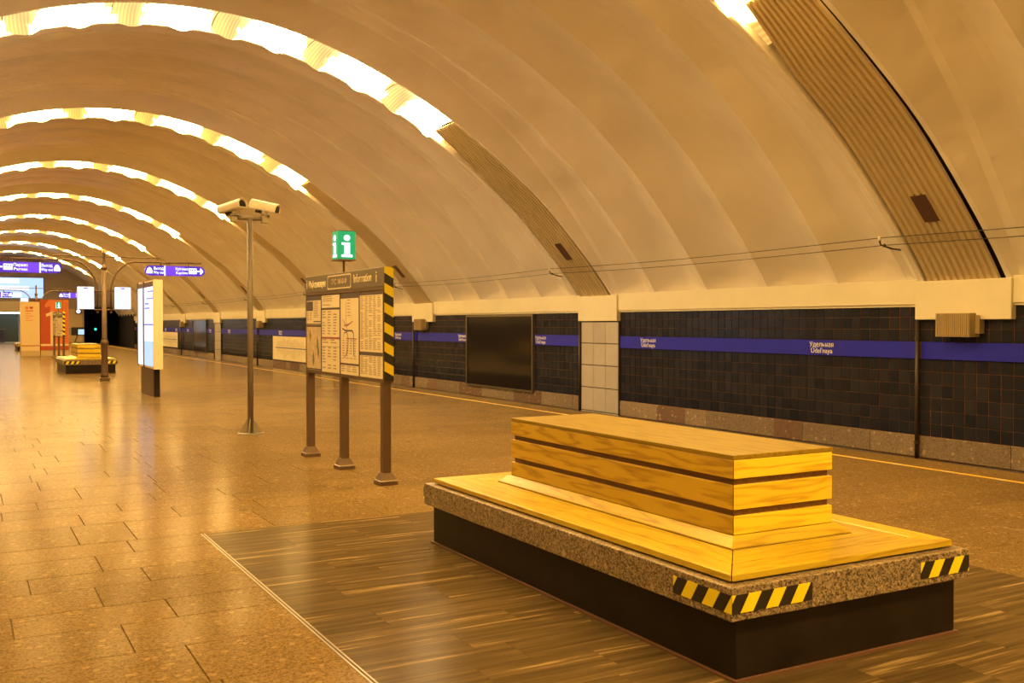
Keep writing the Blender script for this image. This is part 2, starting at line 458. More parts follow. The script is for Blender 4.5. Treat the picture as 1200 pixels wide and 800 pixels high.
def tag(o, label, cat, group=None, kind=None):
    o['label'] = label; o['category'] = cat
    if group: o['group'] = group
    if kind: o['kind'] = kind
    return o
def thing(name, label, cat, loc=(0, 0, 0), rz=0, group=None):
    o = bpy.data.objects.new(name, None); COL.objects.link(o)
    o.empty_display_size = 0.1
    o.location = loc; o.rotation_euler = (0, 0, rz)
    return tag(o, label, cat, group)
def struct(o, label, cat): return tag(o, label, cat, kind='structure')
def copy_tree(o, parent=None):
    c = o.copy(); COL.objects.link(c)
    c.parent = parent
    for ch in o.children: copy_tree(ch, c)
    return c
ORD = ['nearest', 'second nearest', 'third nearest', 'fourth nearest', 'fifth nearest', 'sixth nearest', 'seventh nearest', 'eighth nearest', 'ninth nearest', 'tenth nearest', 'eleventh nearest', 'twelfth nearest']

def quad_uv(name, m, p0, du, dv, parent=None, uv0=(0, 0), loc=None):
    """thin plate (2 mm) with metre UVs, spanned by du, dv from p0; normal du x dv"""
    p0, du, dv = Vector(p0), Vector(du), Vector(dv)
    nn = du.cross(dv).normalized() * 0.002
    me = bpy.data.meshes.new(name)
    vs = [p0, p0 + du, p0 + du + dv, p0 + dv]
    vs2 = [p + nn for p in vs]
    me.from_pydata([tuple(v) for v in vs + vs2], [], [(3, 2, 1, 0), (4, 5, 6, 7), (0, 1, 5, 4), (1, 2, 6, 5), (2, 3, 7, 6), (3, 0, 4, 7)])
    uvl = me.uv_layers.new(name='uv')
    W, Hh = du.length, dv.length
    q = [(0, 0), (W, 0), (W, Hh), (0, Hh)] * 2
    for l in me.loops:
        u = q[l.vertex_index]
        uvl.data[l.index].uv = (u[0] + uv0[0], u[1] + uv0[1])
    me.materials.append(MATS[m])
    return put(name, me, parent, loc or (0, 0, 0))

FACE = {'-x': Matrix(((0, 0, -1), (-1, 0, 0), (0, 1, 0))), '-y': Matrix(((1, 0, 0), (0, 0, -1), (0, 1, 0))),
        '+x': Matrix(((0, 0, 1), (1, 0, 0), (0, 1, 0))), '+y': Matrix(((-1, 0, 0), (0, 0, 1), (0, 1, 0)))}
def text(body, size, pos, face, m, parent=None, name='lettering', align='CENTER', xs=1.0, depth=0.002, width=None):
    cu = bpy.data.curves.new('txt', 'FONT')
    cu.body = body; cu.size = size; cu.align_x = align; cu.align_y = 'CENTER'; cu.extrude = depth; cu.resolution_u = 3
    tmp = bpy.data.objects.new('txt', cu); COL.objects.link(tmp)
    dg = bpy.context.evaluated_depsgraph_get(); dg.update()
    me = bpy.data.meshes.new_from_object(tmp.evaluated_get(dg))
    bpy.data.objects.remove(tmp); bpy.data.curves.remove(cu)
    me.name = name
    if width:
        xsv = [v.co.x for v in me.vertices]
        xs = width / max(1e-6, max(xsv) - min(xsv))
    R = FACE[face].to_4x4()
    for v in me.vertices:
        v.co.x *= xs
    me.transform(R)
    me.materials.clear(); me.materials.append(MATS[m])
    return put(name, me, parent, pos)

# ================================================================== the vault profile
_pts = [(0, 7.37), (1.25, 7.28), (2.4, 7.02), (3.6, 6.58), (4.6, 6.10), (5.5, 5.56), (6.5, 4.86), (7.3, 4.22), (8.1, 3.42), (8.7, 2.75), (9.06, 2.28), (9.2, 2.02)]
_full = [(-a, b) for a, b in _pts[:0:-1]] + _pts
def _catmull(P, n=14):
    P = [np.array(p, float) for p in P]
    Q = [2 * P[0] - P[1]] + P + [2 * P[-1] - P[-2]]
    out = []
    for i in range(1, len(Q) - 2):
        a, b, c, d = Q[i - 1], Q[i], Q[i + 1], Q[i + 2]
        for t in np.linspace(0, 1, n, endpoint=False):
            out.append(0.5 * ((2 * b) + (c - a) * t + (2 * a - 5 * b + 4 * c - d) * t * t + (3 * b - a - 3 * c + d) * t ** 3))
    out.append(P[-1])
    return np.array(out)
_C = _catmull(_full)
_len = np.concatenate([[0], np.cumsum(np.hypot(*np.diff(_C, axis=0).T))])
ARC = _len[-1]
def arc(s):
    """position (x, z) and outward normal at arc length s (0 = left foot)"""
    x = np.interp(s, _len, _C[:, 0]); z = np.interp(s, _len, _C[:, 1])
    e = 0.12
    tx = np.interp(s + e, _len, _C[:, 0]) - np.interp(s - e, _len, _C[:, 0])
    tz = np.interp(s + e, _len, _C[:, 1]) - np.interp(s - e, _len, _C[:, 1])
    l = np.hypot(tx, tz) + 1e-9
    return x + XC, z, -tz / l, tx / l          # normal points up / outwards
def s_at_u(u): return np.interp(u, _C[:, 0], _len)

# ================================================================== FLOOR
floor = struct(B(2 * XC - EDGE, EDGE - 0.02, YB, YE, -0.30, -0.008).build('floor', 'floor_grout'), 'polished orange granite platform floor of staggered slabs', 'floor')
edge_face = B(EDGE - 0.02, EDGE, YB, YE, -0.30, -0.01).build('edge_face', 'concrete', floor)
B(2 * XC - EDGE, 2 * XC - EDGE + 0.02, YB, YE, -0.305, -0.01).build('edge_face', 'concrete', floor)
GAP = 0.004
PX0, PX1, PY0, PY1 = 1.655, 6.03, 2.25, 7.95     # dark marble field round the near bench
rows = [4.65, 5.24, 5.77, 6.18, 6.67, 7.07, 7.57, 8.0, 8.77, 9.28, 9.69]
given = {4.65: [0.995], 5.24: [0.753], 5.77: [1.057], 6.18: [0.717], 6.67: [1.055], 7.07: [0.818], 7.57: [1.09], 8.0: [0.765, 1.17], 8.77: [0.875, 1.64], 9.28: [1.233]}
while rows[0] > YB + 0.5: rows.insert(0, rows[0] - random.choice((0.42, 0.5, 0.56, 0.6)))
rows[0] = YB
while rows[-1] < YE - 0.7: rows.append(rows[-1] + random.choice((0.42, 0.5, 0.55, 0.62, 0.7)))
rows.append(YE)
slabs = []
FX0, FX1 = -1.16, 8.83
def clip_add(x0, x1, y0, y1):
    """a slab, cut back where the marble field lies"""
    if x1 - x0 < 0.03 or y1 - y0 < 0.03: return
    if x1 <= PX0 or x0 >= PX1 or y1 <= PY0 or y0 >= PY1: slabs.append((x0, x1, y0, y1)); return
    if y0 < PY0: clip_add(x0, x1, y0, PY0); y0 = PY0
    if y1 > PY1: clip_add(x0, x1, PY1, y1); y1 = PY1
    if x0 < PX0: slabs.append((x0, PX0, y0, y1))
    if x1 > PX1: slabs.append((PX1, x1, y0, y1))
for ya, yb in zip(rows[:-1], rows[1:]):
    js = sorted(given.get(ya, []))
    if not js: js = [random.uniform(0.5, 1.2)]
    L_ = [js[0]]
    while L_[0] > FX0 + 0.35: L_.insert(0, L_[0] - random.uniform(0.6, 1.15))
    L_[0] = FX0
    for j in js[1:]: L_.append(j)
    while L_[-1] < FX1 - 0.4: L_.append(L_[-1] + random.uniform(0.6, 1.15))
    L_[-1] = FX1
    for xa, xb in zip(L_[:-1], L_[1:]): clip_add(xa, xb, ya, yb)
y = YB
while y < YE - 0.01:                                 # border slabs along both platform edges
    yn = min(YE, y + random.choice((0.9, 1.0, 1.2)))
    for a, b_ in ((FX1, 9.62), (9.62, EDGE)):
        slabs.append((a, b_, y, yn)); slabs.append((2 * XC - b_, 2 * XC - a, y, yn))
    y = yn
def view_size(x, y_):
    d = (x * math.sin(math.radians(29.1)) + y_ * math.cos(math.radians(29.1)))
    r = (x * math.cos(math.radians(29.1)) - y_ * math.sin(math.radians(29.1)))
    if d < 1.5 or abs(r) > d * 0.56 + 0.7: return 0
    if d < 4.2 : return 0.5 / d
    return 1.0 / d
slabs.sort(key=lambda t: -view_size((t[0] + t[1]) / 2, (t[2] + t[3]) / 2))
ST = 0.0
def slab_mb(mb, x0, x1, y0, y1, z1, gap=GAP, c=0.003):
    g = gap / 2
    a, b_, c_, d = x0 + g, x1 - g, y0 + g, y1 - g
    vs = [(a, c_, -0.012), (b_, c_, -0.012), (b_, d, -0.012), (a, d, -0.012)]
    vs += [(a, c_, z1 - c), (b_, c_, z1 - c), (b_, d, z1 - c), (a, d, z1 - c)]
    vs += [(a + c, c_ + c, z1), (b_ - c, c_ + c, z1), (b_ - c, d - c, z1), (a + c, d - c, z1)]
    fs = [(8, 9, 10, 11)]
    for i in range(4):
        j = (i + 1) % 4
        fs.append((i, j, 4 + j, 4 + i)); fs.append((4 + i, 4 + j, 8 + j, 8 + i))
    mb.add(vs, fs)
for (x0, x1, y0, y1) in slabs[:300]:
    mb = MB(); slab_mb(mb, x0, x1, y0, y1, random.uniform(-0.0012, 0.0))
    mb.build('floor_slab', 'floor_granite', floor, fix=False)
mb = MB()
for t in slabs[300:]: slab_mb(mb, *t, random.uniform(-0.001, 0.0))
o = mb.build('floor_slabs_far', 'floor_granite', floor, fix=False); o['kind'] = 'stuff'
# marble field
y = PY0; first = True
while y < PY1 - 0.01:
    yn = y + random.choice((0.28, 0.33, 0.4))
    if PY1 - yn < 0.2: yn = PY1
    x = PX0
    first = not first
    while x < PX1 - 0.01:
        xn = x + random.uniform(0.55, 1.1) * (0.6 if x == PX0 and first else 1)
        if PX1 - xn < 0.35: xn = PX1
        mb = MB(); slab_mb(mb, x, xn, y, yn, random.uniform(-0.0004, 0.0), 0.0008, 0.0008); mb.build('marble_slab', 'floor_marble', floor, fix=False)
        x = xn
    y = yn
for dx, m_, wd in ((-0.019, 'brass', 0.012), (-0.005, 'joint_dark', 0.007), (0.003, 'brass', 0.010)):
    B(1.65 + dx, 1.65 + dx + wd, PY0, PY1, -0.005, 0.002 if m_ == 'brass' else 0.0012).build('divider_strip', m_, floor)
# safety line
ml_y = B(9.585, 9.655, 0, 0.55, 0, 0.003).mesh('line_piece', 'yellow_line'); ml_p = B(9.585, 9.655, 0, 0.11, 0, 0.003).mesh('line_piece', 'pale_line')
y = 4.0
while y < 42:
    put('line_piece', ml_y, floor, (0, y, 0)); put('line_piece', ml_p, floor, (0, y + 0.553, 0)); y += 0.668
mb = MB(); mb.box(9.585, 9.655, y, YE, 0, 0.003); mb.box(9.585, 9.655, YB, 4.0, 0, 0.003); mb.box(2 * XC - 9.655, 2 * XC - 9.585, YB, YE, 0, 0.003)
mb.build('safety_line', 'yellow_line', floor)['kind'] = 'stuff'
# track bed
for sx in (1, -1):
    a, b_ = sorted((XC + sx * (EDGE - XC - 0.001), XC + sx * (HALF + 0.35)))
    struct(B(a, b_, YB, YE + 40, -1.5, -1.3).build('floor_track', 'dark_concrete'), 'dark track bed beside the platform ' + ('right' if sx > 0 else 'left'), 'floor')
    e = XC + sx * (EDGE - XC)
    struct(B(min(e, e - sx * 0.2), max(e, e - sx * 0.2), YB, YE, -1.3, -0.306).build('wall_platform_edge', 'concrete'), 'concrete platform side wall above the track ' + ('right' if sx > 0 else 'left'), 'wall')

# ================================================================== TILED WALLS
def wall_side(sx, detail):
    X = lambda d: XC + sx * d                          # d = distance from the hall's middle
    def bx(d0, d1, y0, y1, z0, z1):
        a, b_ = sorted((X(d0), X(d1))); return B(a, b_, y0, y1, z0, z1)
    D = HALF
    YT = 89.2
    wall = struct(bx(D + 0.06, D + 0.35, YB, YT, -1.3, 2.22).build('wall_right' if sx > 0 else 'wall_left', 'tile_grout' if detail else 'wall_tile'),
                  'dark glazed tile track wall with granite plinth on the %s' % ('right' if sx > 0 else 'left'), 'wall')
    bx(D + 0.04, D + 0.06, YB, YT, -1.3, -0.43).build('lower_wall', 'concrete', wall)
    # cornice, one length per bay, and the blocks under the ribs
    for k in RIBS:
        c = rib_y(k)
        lo, hi = (0.80, 0.80) if k % 2 == 0 else (0.985, 0.60)
        nx_ = 0.985 if k % 2 == 0 else 0.80
        bx(D - 0.06, D + 0.34, c - lo, c + hi, 1.715, 2.30).build('rib_block', 'cornice_paint', wall, bevel=0.012)
        if k < 8:
            bx(D - 0.02, D + 0.33, c + hi, c + RIBD - nx_, 1.95, 2.33).build('cornice', 'cornice_paint', wall, bevel=0.006)
            bx(D + 0.01, D + 0.2, c + hi, c + RIBD - nx_, 1.915, 1.95).build('cornice_trim', 'cornice_paint', wall)
    bx(D - 0.02, D + 0.33, rib_y(8) + 0.8, YT, 1.95, 2.33).build('cornice', 'cornice_paint', wall)
    bx(D - 0.02, D + 0.33, YB, rib_y(-3) - 0.8, 1.95, 2.33).build('cornice', 'cornice_paint', wall)
    if not detail: return wall
    # granite plinth
    js = [YB, 3.0, 4.4, 5.9, 7.3, 8.74, 10.285, 11.21, 12.69, 13.39, 14.73, 15.26, 15.92, 16.86, 18.23]
    while js[-1] < YT - 0.6: js.append(js[-1] + random.choice((0.55, 0.7, 0.95, 1.4)))
    js.append(YT)
    for i, (a, b_) in enumerate(zip(js[:-1], js[1:])):
        red = (abs(a - 15.92) < .01 or abs(a - 12.69) < .01) or (i > 14 and random.random() < 0.25)
        bx(D + random.uniform(0.015, 0.025), D + 0.06, a + 0.003, b_ - 0.003, -0.40, -0.075).build('plinth_block', 'plinth_granite_red' if red else 'plinth_granite', wall, bevel=0.003)
    # tiles
    PY, ZR = 0.1945, [-0.07, 0.128, 0.326, 0.524, 0.722, 0.92, 1.115, None, 1.376, 1.567, 1.758, 1.95]
    def pillar_at(y):
        for k in RIBS:
            if k % 2 and k > 0 and -1.0 < y - rib_y(k) < 0.56: return True
        return False
    cells = []
    n = int((YT - YB) / PY)
    for i in range(n):
        yc = 10.285 + PY * (i - int((10.285 - YB) / PY)) + PY / 2
        if yc > YT: break
        if pillar_at(yc): continue
        blk = any((not k % 2) and abs(yc - rib_y(k)) < 0.80 for k in RIBS)
        for z0, z1 in zip(ZR[:-1], ZR[1:]):
            if z0 is None or z1 is None: continue
            if blk and z1 > 1.8: z1 = 1.715
            if z1 - z0 < 0.05: continue
            cells.append((yc, z0, z1))
    g = 0.005
    heights = {}
    def tile_vs(h):
        w_ = PY / 2 - g; t = 0.012; c = 0.006; q = h / 2 - 0.0028
        f = lambda d, y_, z_: (sx * d, y_, z_)
        vs = [f(0, -w_, -q), f(0, w_, -q), f(0, w_, q), f(0, -w_, q), f(-t + 0.004, -w_, -q), f(-t + 0.004, w_, -q), f(-t + 0.004, w_, q), f(-t + 0.004, -w_, q),
              f(-t, -w_ + c, -q + c), f(-t, w_ - c, -q + c), f(-t, w_ - c, q - c), f(-t, -w_ + c, q - c)]
        fs = [(8, 9, 10, 11)]
        for i in range(4):
            j = (i + 1) % 4; fs += [(i, j, 4 + j, 4 + i), (4 + i, 4 + j, 8 + j, 8 + i)]
        return vs, fs
    near = sorted([c for c in cells if c[0] > 8.2], key=lambda c: c[0])[:297]
    ns = set(near)
    for yc, z0, z1 in near:
        h = round(z1 - z0, 3)
        if h not in heights:
            mb = MB(); mb.add(*tile_vs(h)); heights[h] = mb.mesh('wall_tile', 'wall_tile')
        put('wall_tile', heights[h], wall, (X(D + 0.06), yc, (z0 + z1) / 2), (0, random.uniform(-.006, .006), random.uniform(-.012, .012)))
    mb = MB()
    for c in cells:
        if c in ns: continue
        yc, z0, z1 = c
        vs, fs = tile_vs(z1 - z0)
        a, e_ = random.uniform(-.012, .012), random.uniform(-.006, .006)
        mb.add([(X(D + 0.06) + v[0] + a * v[1] + e_ * v[2], yc + v[1], (z0 + z1) / 2 + v[2]) for v in vs], fs)
    mb.build('wall_tiles_far', 'wall_tile', wall)['kind'] = 'stuff'
    # pale tiled pillars under every second rib
    for k in RIBS:
        if k % 2 == 0 or k < 1: continue
        c = rib_y(k) - 0.2 + 0.0
        y0, y1 = rib_y(k) - 0.98, rib_y(k) + 0.52
        bx(D + 0.0, D + 0.06, y0 - 0.02, y1 + 0.02, -0.46, 1.715).build('pillar_joint', 'joint_dark', wall)
        zz = [-0.46, -0.38, 0.17, 0.69, 1.20, 1.70]
        for a, b_ in zip(zz[:-1], zz[1:]):
            for i in range(3):
                ya = y0 + i * 0.5
                bx(D - 0.012, D + 0.0, ya + 0.004, ya + 0.496, a + 0.01, b_ - 0.01).build('pillar_tile', 'pillar_tile', wall, bevel=0.003)
    return wall
wallR = wall_side(1, True)
wallL = wall_side(-1, False)
WX = XC + HALF          # 12.9

# blue name bands with the station name
def band(y0, y1, texts, label):
    t = thing('name_band', label, 'sign', (WX + 0.03, y0, 1.245), 0, 'blue station name bands on the track wall')
    B(-0.012, 0.016, 0, y1 - y0, -0.131, 0.131).build('band_panel', 'band_blue', t)
    for ty in texts:
        text('Удельная', 0.125, (-0.014, ty - y0, 0.05), '-x', 'white_print', t, width=0.54)
        text("Udel'naya", 0.125, (-0.014, ty - y0, -0.055), '-x', 'white_print', t, width=0.48)
    return t
band(-4.0, 10.24, [3.5], 'blue band on the dark tiles at the right edge, right of the nearest pipe')
band(10.31, 18.20, [12.26, 17.17], 'long blue station name band between the nearest pipe and the grey tiled pillar')
band(19.85, 21.98, [21.69], 'short blue band between the grey tiled pillar and the dark framed panel')
band(25.92, 29.47, [26.2], 'blue band just left of the dark framed panel')
band(29.56, 31.55, [31.1], 'short blue band left of the second pipe, beside the information stand')
band(35.0, 37.6, [36.5], 'blue band on the wall hidden behind the information stand')
band(39.5, 48.93, [45.2], 'long blue band above the large route map board, beyond the information stand')
band(49.05, 57.05, [50.4, 55.2], 'blue band between the third pipe and the second grey tiled pillar')
band(58.7, 60.8, [59.9], 'short blue band left of the far grey pillar, beside the far framed panel')
band(64.9, 76.5, [66.5, 70.5, 74.5], 'blue band above the far small route map board')
band(78.2, 88.5, [82, 86], 'farthest blue band near the tunnel mouth')

# framed dark panels and the poster
def framed(y0, y1, z0, z1, label, mat_in='frame_glass'):
    t = thing('framed_panel', label, 'panel', (WX, y0, z0), 0, 'framed panels on the track wall')
    W_, H_ = y1 - y0, z1 - z0
    B(0.0, 0.045, 0.03, W_ - 0.03, 0.03, H_ - 0.03).build('panel_face', mat_in, t)
    for a in ((-0.03, 0.045, 0, 0.05, 0, H_), (-0.03, 0.045, W_ - 0.05, W_, 0, H_), (-0.03, 0.045, 0.05, W_ - 0.05, 0, 0.05), (-0.03, 0.045, 0.05, W_ - 0.05, H_ - 0.05, H_)):
        B(*a).build('frame_bar', 'frame_metal', t)
    return t
framed(22.02, 25.87, -0.13, 1.9, 'large empty dark framed panel on the track wall left of the grey pillar')
framed(60.9, 64.85, -0.1, 1.9, 'far dark framed panel on the track wall beyond the second grey pillar')
p = framed(31.6, 34.9, -0.15, 1.9, 'framed poster on the track wall seen past the information stand edge', 'ink_text')
mb = MB()
for i in range(60):
    y_, z_ = random.uniform(0.08, 3.0), random.uniform(0.1, 1.85)
    mb.box(-0.006, 0.0, y_, y_ + random.uniform(0.05, 0.2), z_, z_ + random.uniform(0.02, 0.08))
mb.build('poster_print', 'paper', p)

# route map boards
def route_map(y0, y1, z0, z1, label, seed):
    rr = random.Random(seed)
    t = thing('route_map_board', label, 'map board', (WX, y0, z0), 0, 'route map boards on the track wall')
    W_, H_ = y1 - y0, z1 - z0
    B(0.0, 0.045, 0, W_, 0, H_).build('board', 'paper', t)
    for a in ((-0.008, 0.046, -0.03, W_ + 0.03, -0.045, 0), (-0.008, 0.046, -0.03, W_ + 0.03, H_, H_ + 0.02), (-0.008, 0.046, -0.03, 0, 0, H_), (-0.008, 0.046, W_, W_ + 0.03, 0, H_)):
        B(*a).build('frame_bar', 'ink_dark', t)
    B(-0.004, 0, W_ * 0.05, W_ * 0.92, H_ * 0.49, H_ * 0.535).build('route_line', 'ink_blue', t)
    mb = MB()
    n = 34
    for i in range(n):
        yb = W_ * (0.07 + 0.84 * i / n)
        for s, zz in ((1, H_ * 0.56), (-1, H_ * 0.46)):
            ln = rr.uniform(0.12, 0.33) * H_ * (1.2 if 0.3 < i / n < 0.8 else 0.8)
            ye = yb - 0.35 * ln
            a = (yb, zz); b_ = (ye, zz + s * ln)
            w2 = 0.018
            mb.add([(-0.003, a[0] - w2, a[1]), (-0.003, a[0] + w2, a[1]), (-0.003, b_[0] + w2, b_[1]), (-0.003, b_[0] - w2, b_[1])], [(0, 1, 2, 3)])
    mb.build('station_names', 'ink_text', t)
    return t
route_map(40.6, 46.4, 0.0, 1.08, 'large cream route map board below the blue band, left of the information stand', 3)
route_map(69.9, 75.9, 0.05, 1.08, 'far small cream route map board seen right of the tall lightbox', 5)

# drain pipes
py = sorted([rib_y(k) + (0.78 if k % 2 == 0 else 0.58) for k in RIBS if 0 <= k <= 7])
pw = ['dark vertical pipe right of the long blue station name band', 'dark vertical pipe along the left side of the nearest grey pillar', 'dark vertical pipe between the framed panel and the information stand',
      'dark pipe on the wall hidden behind the information stand', 'dark vertical pipe beside the large route map board', 'dark vertical pipe at the second grey pillar', 'dark vertical pipe right of the far small route map board', 'farthest dark vertical pipe near the tunnel']
for i, y in enumerate(py):
    t = thing('drain_pipe', pw[i], 'pipe', (WX - 0.02, y, -0.55), 0, 'dark pipes down the track wall')
    MB().tube([(0, 0, 0), (0, 0, 2.265)], 0.032, 10).build('pipe', 'pipe_paint', t, smooth=True)
    for z in (0.35, 1.2, 1.95): MB().tube([(0, 0, z), (0, 0, z + 0.05)], 0.04, 10).build('clip', 'pipe_paint', t)
# slatted vent boxes under ribs without pillar
vl = ['slatted metal vent box under the nearest rib, above the blue band at right', 'slatted metal vent box under the third rib, right of the information stand', 'slatted metal vent box under the fifth rib near the camera mast', 'slatted metal vent box under the seventh rib beside the lightbox']
for i, k in enumerate((0, 2, 4, 6)):
    c = rib_y(k) + 0.03
    t = thing('vent_box', vl[i], 'vent', (WX - 0.06, c - 0.28, 1.46), 0, 'vent boxes below the ribs')
    B(-0.14, 0.09, 0, 0.57, 0, 0.35).build('housing', 'vent_metal', t)
    B(-0.02, 0.09, -0.075, 0.0, 0.05, 0.32).build('side_duct', 'vent_metal', t)
    sl = B(-0.155, -0.14, 0, 0.016, 0.01, 0.34).mesh('slat', 'vent_metal')
    for j in range(17): put('slat', sl, t, (0, 0.014 + j * 0.0325, 0))
# cable along the plinth and the two wires over the wall
tag(MB().tube([(WX - 0.01, y, -0.43 + 0.006 * math.sin(y * 1.7)) for y in np.arange(2, 89, 0.5)], 0.022, 6).build('wall_cable', 'pipe_paint', smooth=True), 'dark cable running along the foot of the granite plinth', 'cable')
for i, (z, lab) in enumerate(((2.965, 'upper thin wire strung along the vault above the track wall'), (2.85, 'lower thin wire strung along the vault above the track wall'))):
    pts = []
    for k in RIBS[2:-1]:
        for q in np.linspace(0, 1, 9)[:-1]:
            pts.append((12.3 if i == 0 else 12.33, 10.45 + k * RIBD + q * RIBD, z - 0.05 * math.sin(PI * q)))
    tag(MB().tube(pts, 0.0065, 5).build('overhead_wire', 'cable_black'), lab, 'wire', 'wires along the vault')
bl = ['black wire bracket on the vault beside the nearest rib', 'black wire bracket beside the second rib', 'black wire bracket beside the third rib, just right of the information stand', 'black wire bracket beside the fourth rib', 'black wire bracket beside the fifth rib', 'black wire bracket beside the sixth rib', 'black wire bracket beside the seventh rib']
for k in range(0, 7):
    y = 10.45 + k * RIBD
    t = thing('wire_bracket', bl[k], 'bracket', (12.45, y, 2.8), 0, 'wire brackets on the vault')
    MB().tube([(0.12, -0.12, -0.02), (0.0, -0.03, 0.0), (-0.13, 0.06, 0.06), (-0.15, 0.07, 0.12)], 0.014, 6).build('arm', 'cable_black', t)
    MB().tube([(0.12, -0.12, -0.02), (0.3, -0.12, -0.03)], 0.018, 6).build('bolt', 'cable_black', t)
    MB().tube([(-0.15, 0.07, 0.12), (-0.15, 0.07, 0.19)], [0.028, 0.02], 8).build('insulator', 'insulator', t, smooth=True)
    MB().tube([(-0.12, 0.0, 0.02), (-0.12, 0.0, 0.07)], [0.02, 0.016], 8).build('insulator', 'cable_black', t, smooth=True)

# ================================================================== VAULT
ceiling = thing('ceiling', 'pale painted ribbed vault of overlapping curved panels', 'ceiling', (XC, 0, 7.37)); ceiling['kind'] = 'structure'
NA = 72
def vault_panel(ya, yb, mode, dsh):
    """one curved panel from foot to foot; mode -1: starts behind a rib, +1: ends at a rib, 0: middle"""
    ss = np.linspace(0, ARC, NA + 1)
    x, z, nx, nz = arc(ss)
    u = np.abs(x - XC)
    h = np.clip(1 - u / HALF, 0, 1)                       # 0 at foot, 1 at crown
    fl = np.minimum(0.10 + 1.35 * h, 0.85)             # flare width
    drop = 0.05 + 0.26 * np.clip(h / 0.35, 0, 1)           # how far the lip hangs under the shell
    ts = np.linspace(0, 1, 10)
    cols = []
    L_ = yb - ya
    for t in ts:
        yy = np.full_like(ss, ya + t * L_)
        off = drop + (0.25 * np.sin(PI * t) - 0.05) * (1 - 0.85 * np.clip(h * 1.35, 0, 1))
        cols.append((yy, off))
    def flare(sign, yedge, base):
        out = []
        for q, o_ in ((1.0, 1.0), (0.75, 0.74), (0.5, 0.48), (0.25, 0.23), (0.0, 0.0)):
            yy = yedge - sign * (0.09 + fl * q)
            out.append((yy, drop * o_))
        out.append((np.full_like(ss, yedge - sign * 0.012), 0 * drop))
        out.append((np.full_like(ss, yedge), 0 * drop + 0.012))
        out.append((np.full_like(ss, yedge), 0 * drop + 0.22))
        return out
    if mode == 1:
        ye = yb - 0.09 - fl
        cols = [(ya + t * (ye - ya), drop + (off - drop) * (1 - t ** 4) if t < 1 else drop) for (yy, off), t in zip(cols, ts)] + flare(1, yb, None)[1:]
    if mode == -1:
        ye = ya + 0.09 + fl
        cols = flare(-1, ya, None)[:0:-1] + [(ye + t * (yb - ye), drop + (off - drop) * (1 - (1 - t) ** 4) if t > 0 else drop) for (yy, off), t in zip(cols, ts)]
    V = []
    for yy, off in cols:
        V += [(a + n1 * o_, b_, c + n2 * o_) for a, b_, c, n1, n2, o_ in zip(x - XC, yy, z - 7.37, nx, nz, off * np.ones_like(ss))]
    n = NA + 1
    F = []
    for i in range(len(cols) - 1):
        for j in range(NA):
            F.append((i * n + j, (i + 1) * n + j, (i + 1) * n + j + 1, i * n + j + 1))
    mb = MB(); mb.add(V, F)
    o = mb.build('vault_panel', 'vault_paint', ceiling, smooth=True, fix=False)
    o.data.set_sharp_from_angle(angle=math.radians(9))
    return o
for i in range(len(RIBS) + 1):
    a = YB if i == 0 else rib_y(RIBS[i - 1]) + RIBW
    b_ = YE if i == len(RIBS) else rib_y(RIBS[i]) - RIBW
    n = max(2, int(round((b_ - a) / 1.66)))
    st = (b_ - a) / n
    for j in range(n):
        mode = -1 if (j == 0 and i > 0) else (1 if (j == n - 1 and i < len(RIBS)) else 0)
        vault_panel(a + j * st, a + (j + 1) * st, mode, 0)

# ------------------------------------------------------------------ lit ribs
SU = s_at_u(5.15)
def grid_mesh(name, ss, cols, m, uvs=None, smooth=True):
    """cols: list of (y array, off array)"""
    x, z, nx, nz = arc(ss)
    n = len(ss); V = []
    for yy, off in cols:
        V += [(a + n1 * o_ - XC, b_, c + n2 * o_) for a, b_, c, n1, n2, o_ in zip(x, np.broadcast_to(yy, ss.shape), z, nx, nz, np.broadcast_to(off, ss.shape))]
    F = [(i * n + j, (i + 1) * n + j, (i + 1) * n + j + 1, i * n + j + 1) for i in range(len(cols) - 1) for j in range(n - 1)]
    me = bpy.data.meshes.new(name); me.from_pydata(V, [], F)
    if uvs is not None:
        l = me.uv_layers.new(name='uv')
        for lp in me.loops: l.data[lp.index].uv = uvs[lp.vertex_index]
    me.materials.append(MATS[m])
    if smooth:
        for p in me.polygons: p.use_smooth = True
    return me
S0, S1 = ARC - SU, SU
NP = 12
PW = (S1 - S0) / NP
lamp_meshes = []
for j in range(NP):
    ss = np.linspace(S0 + j * PW, S0 + (j + 1) * PW, 9)
    q = np.linspace(0, 1, 9)
    cusp = np.abs(np.cos(PI * q)) ** 3.0 * (1.0 if j % 2 == 0 else 1.0)
    cols = []; uvs = []
    for t in np.linspace(0, 1, 8):
        yy = -RIBW + 0.005 + t * (2 * RIBW - 0.01)
        off = 0.17 * math.sin(PI * t) ** 0.8 + 0.06 * (1 - t) - (0.10 * cusp - 0.045) * t ** 2 + 0.03 * np.sin(2 * PI * q) * t
        cols.append((yy, off)); uvs += [(j + qq, t) for qq in q]
    lamp_meshes.append(grid_mesh('lamp_panel', ss, cols, 'lamp_diffuser', uvs))
cool_meshes = []
for me in lamp_meshes:
    me = me.copy(); me.materials.clear(); me.materials.append(MATS['lamp_diffuser_cool']); cool_meshes.append(me)
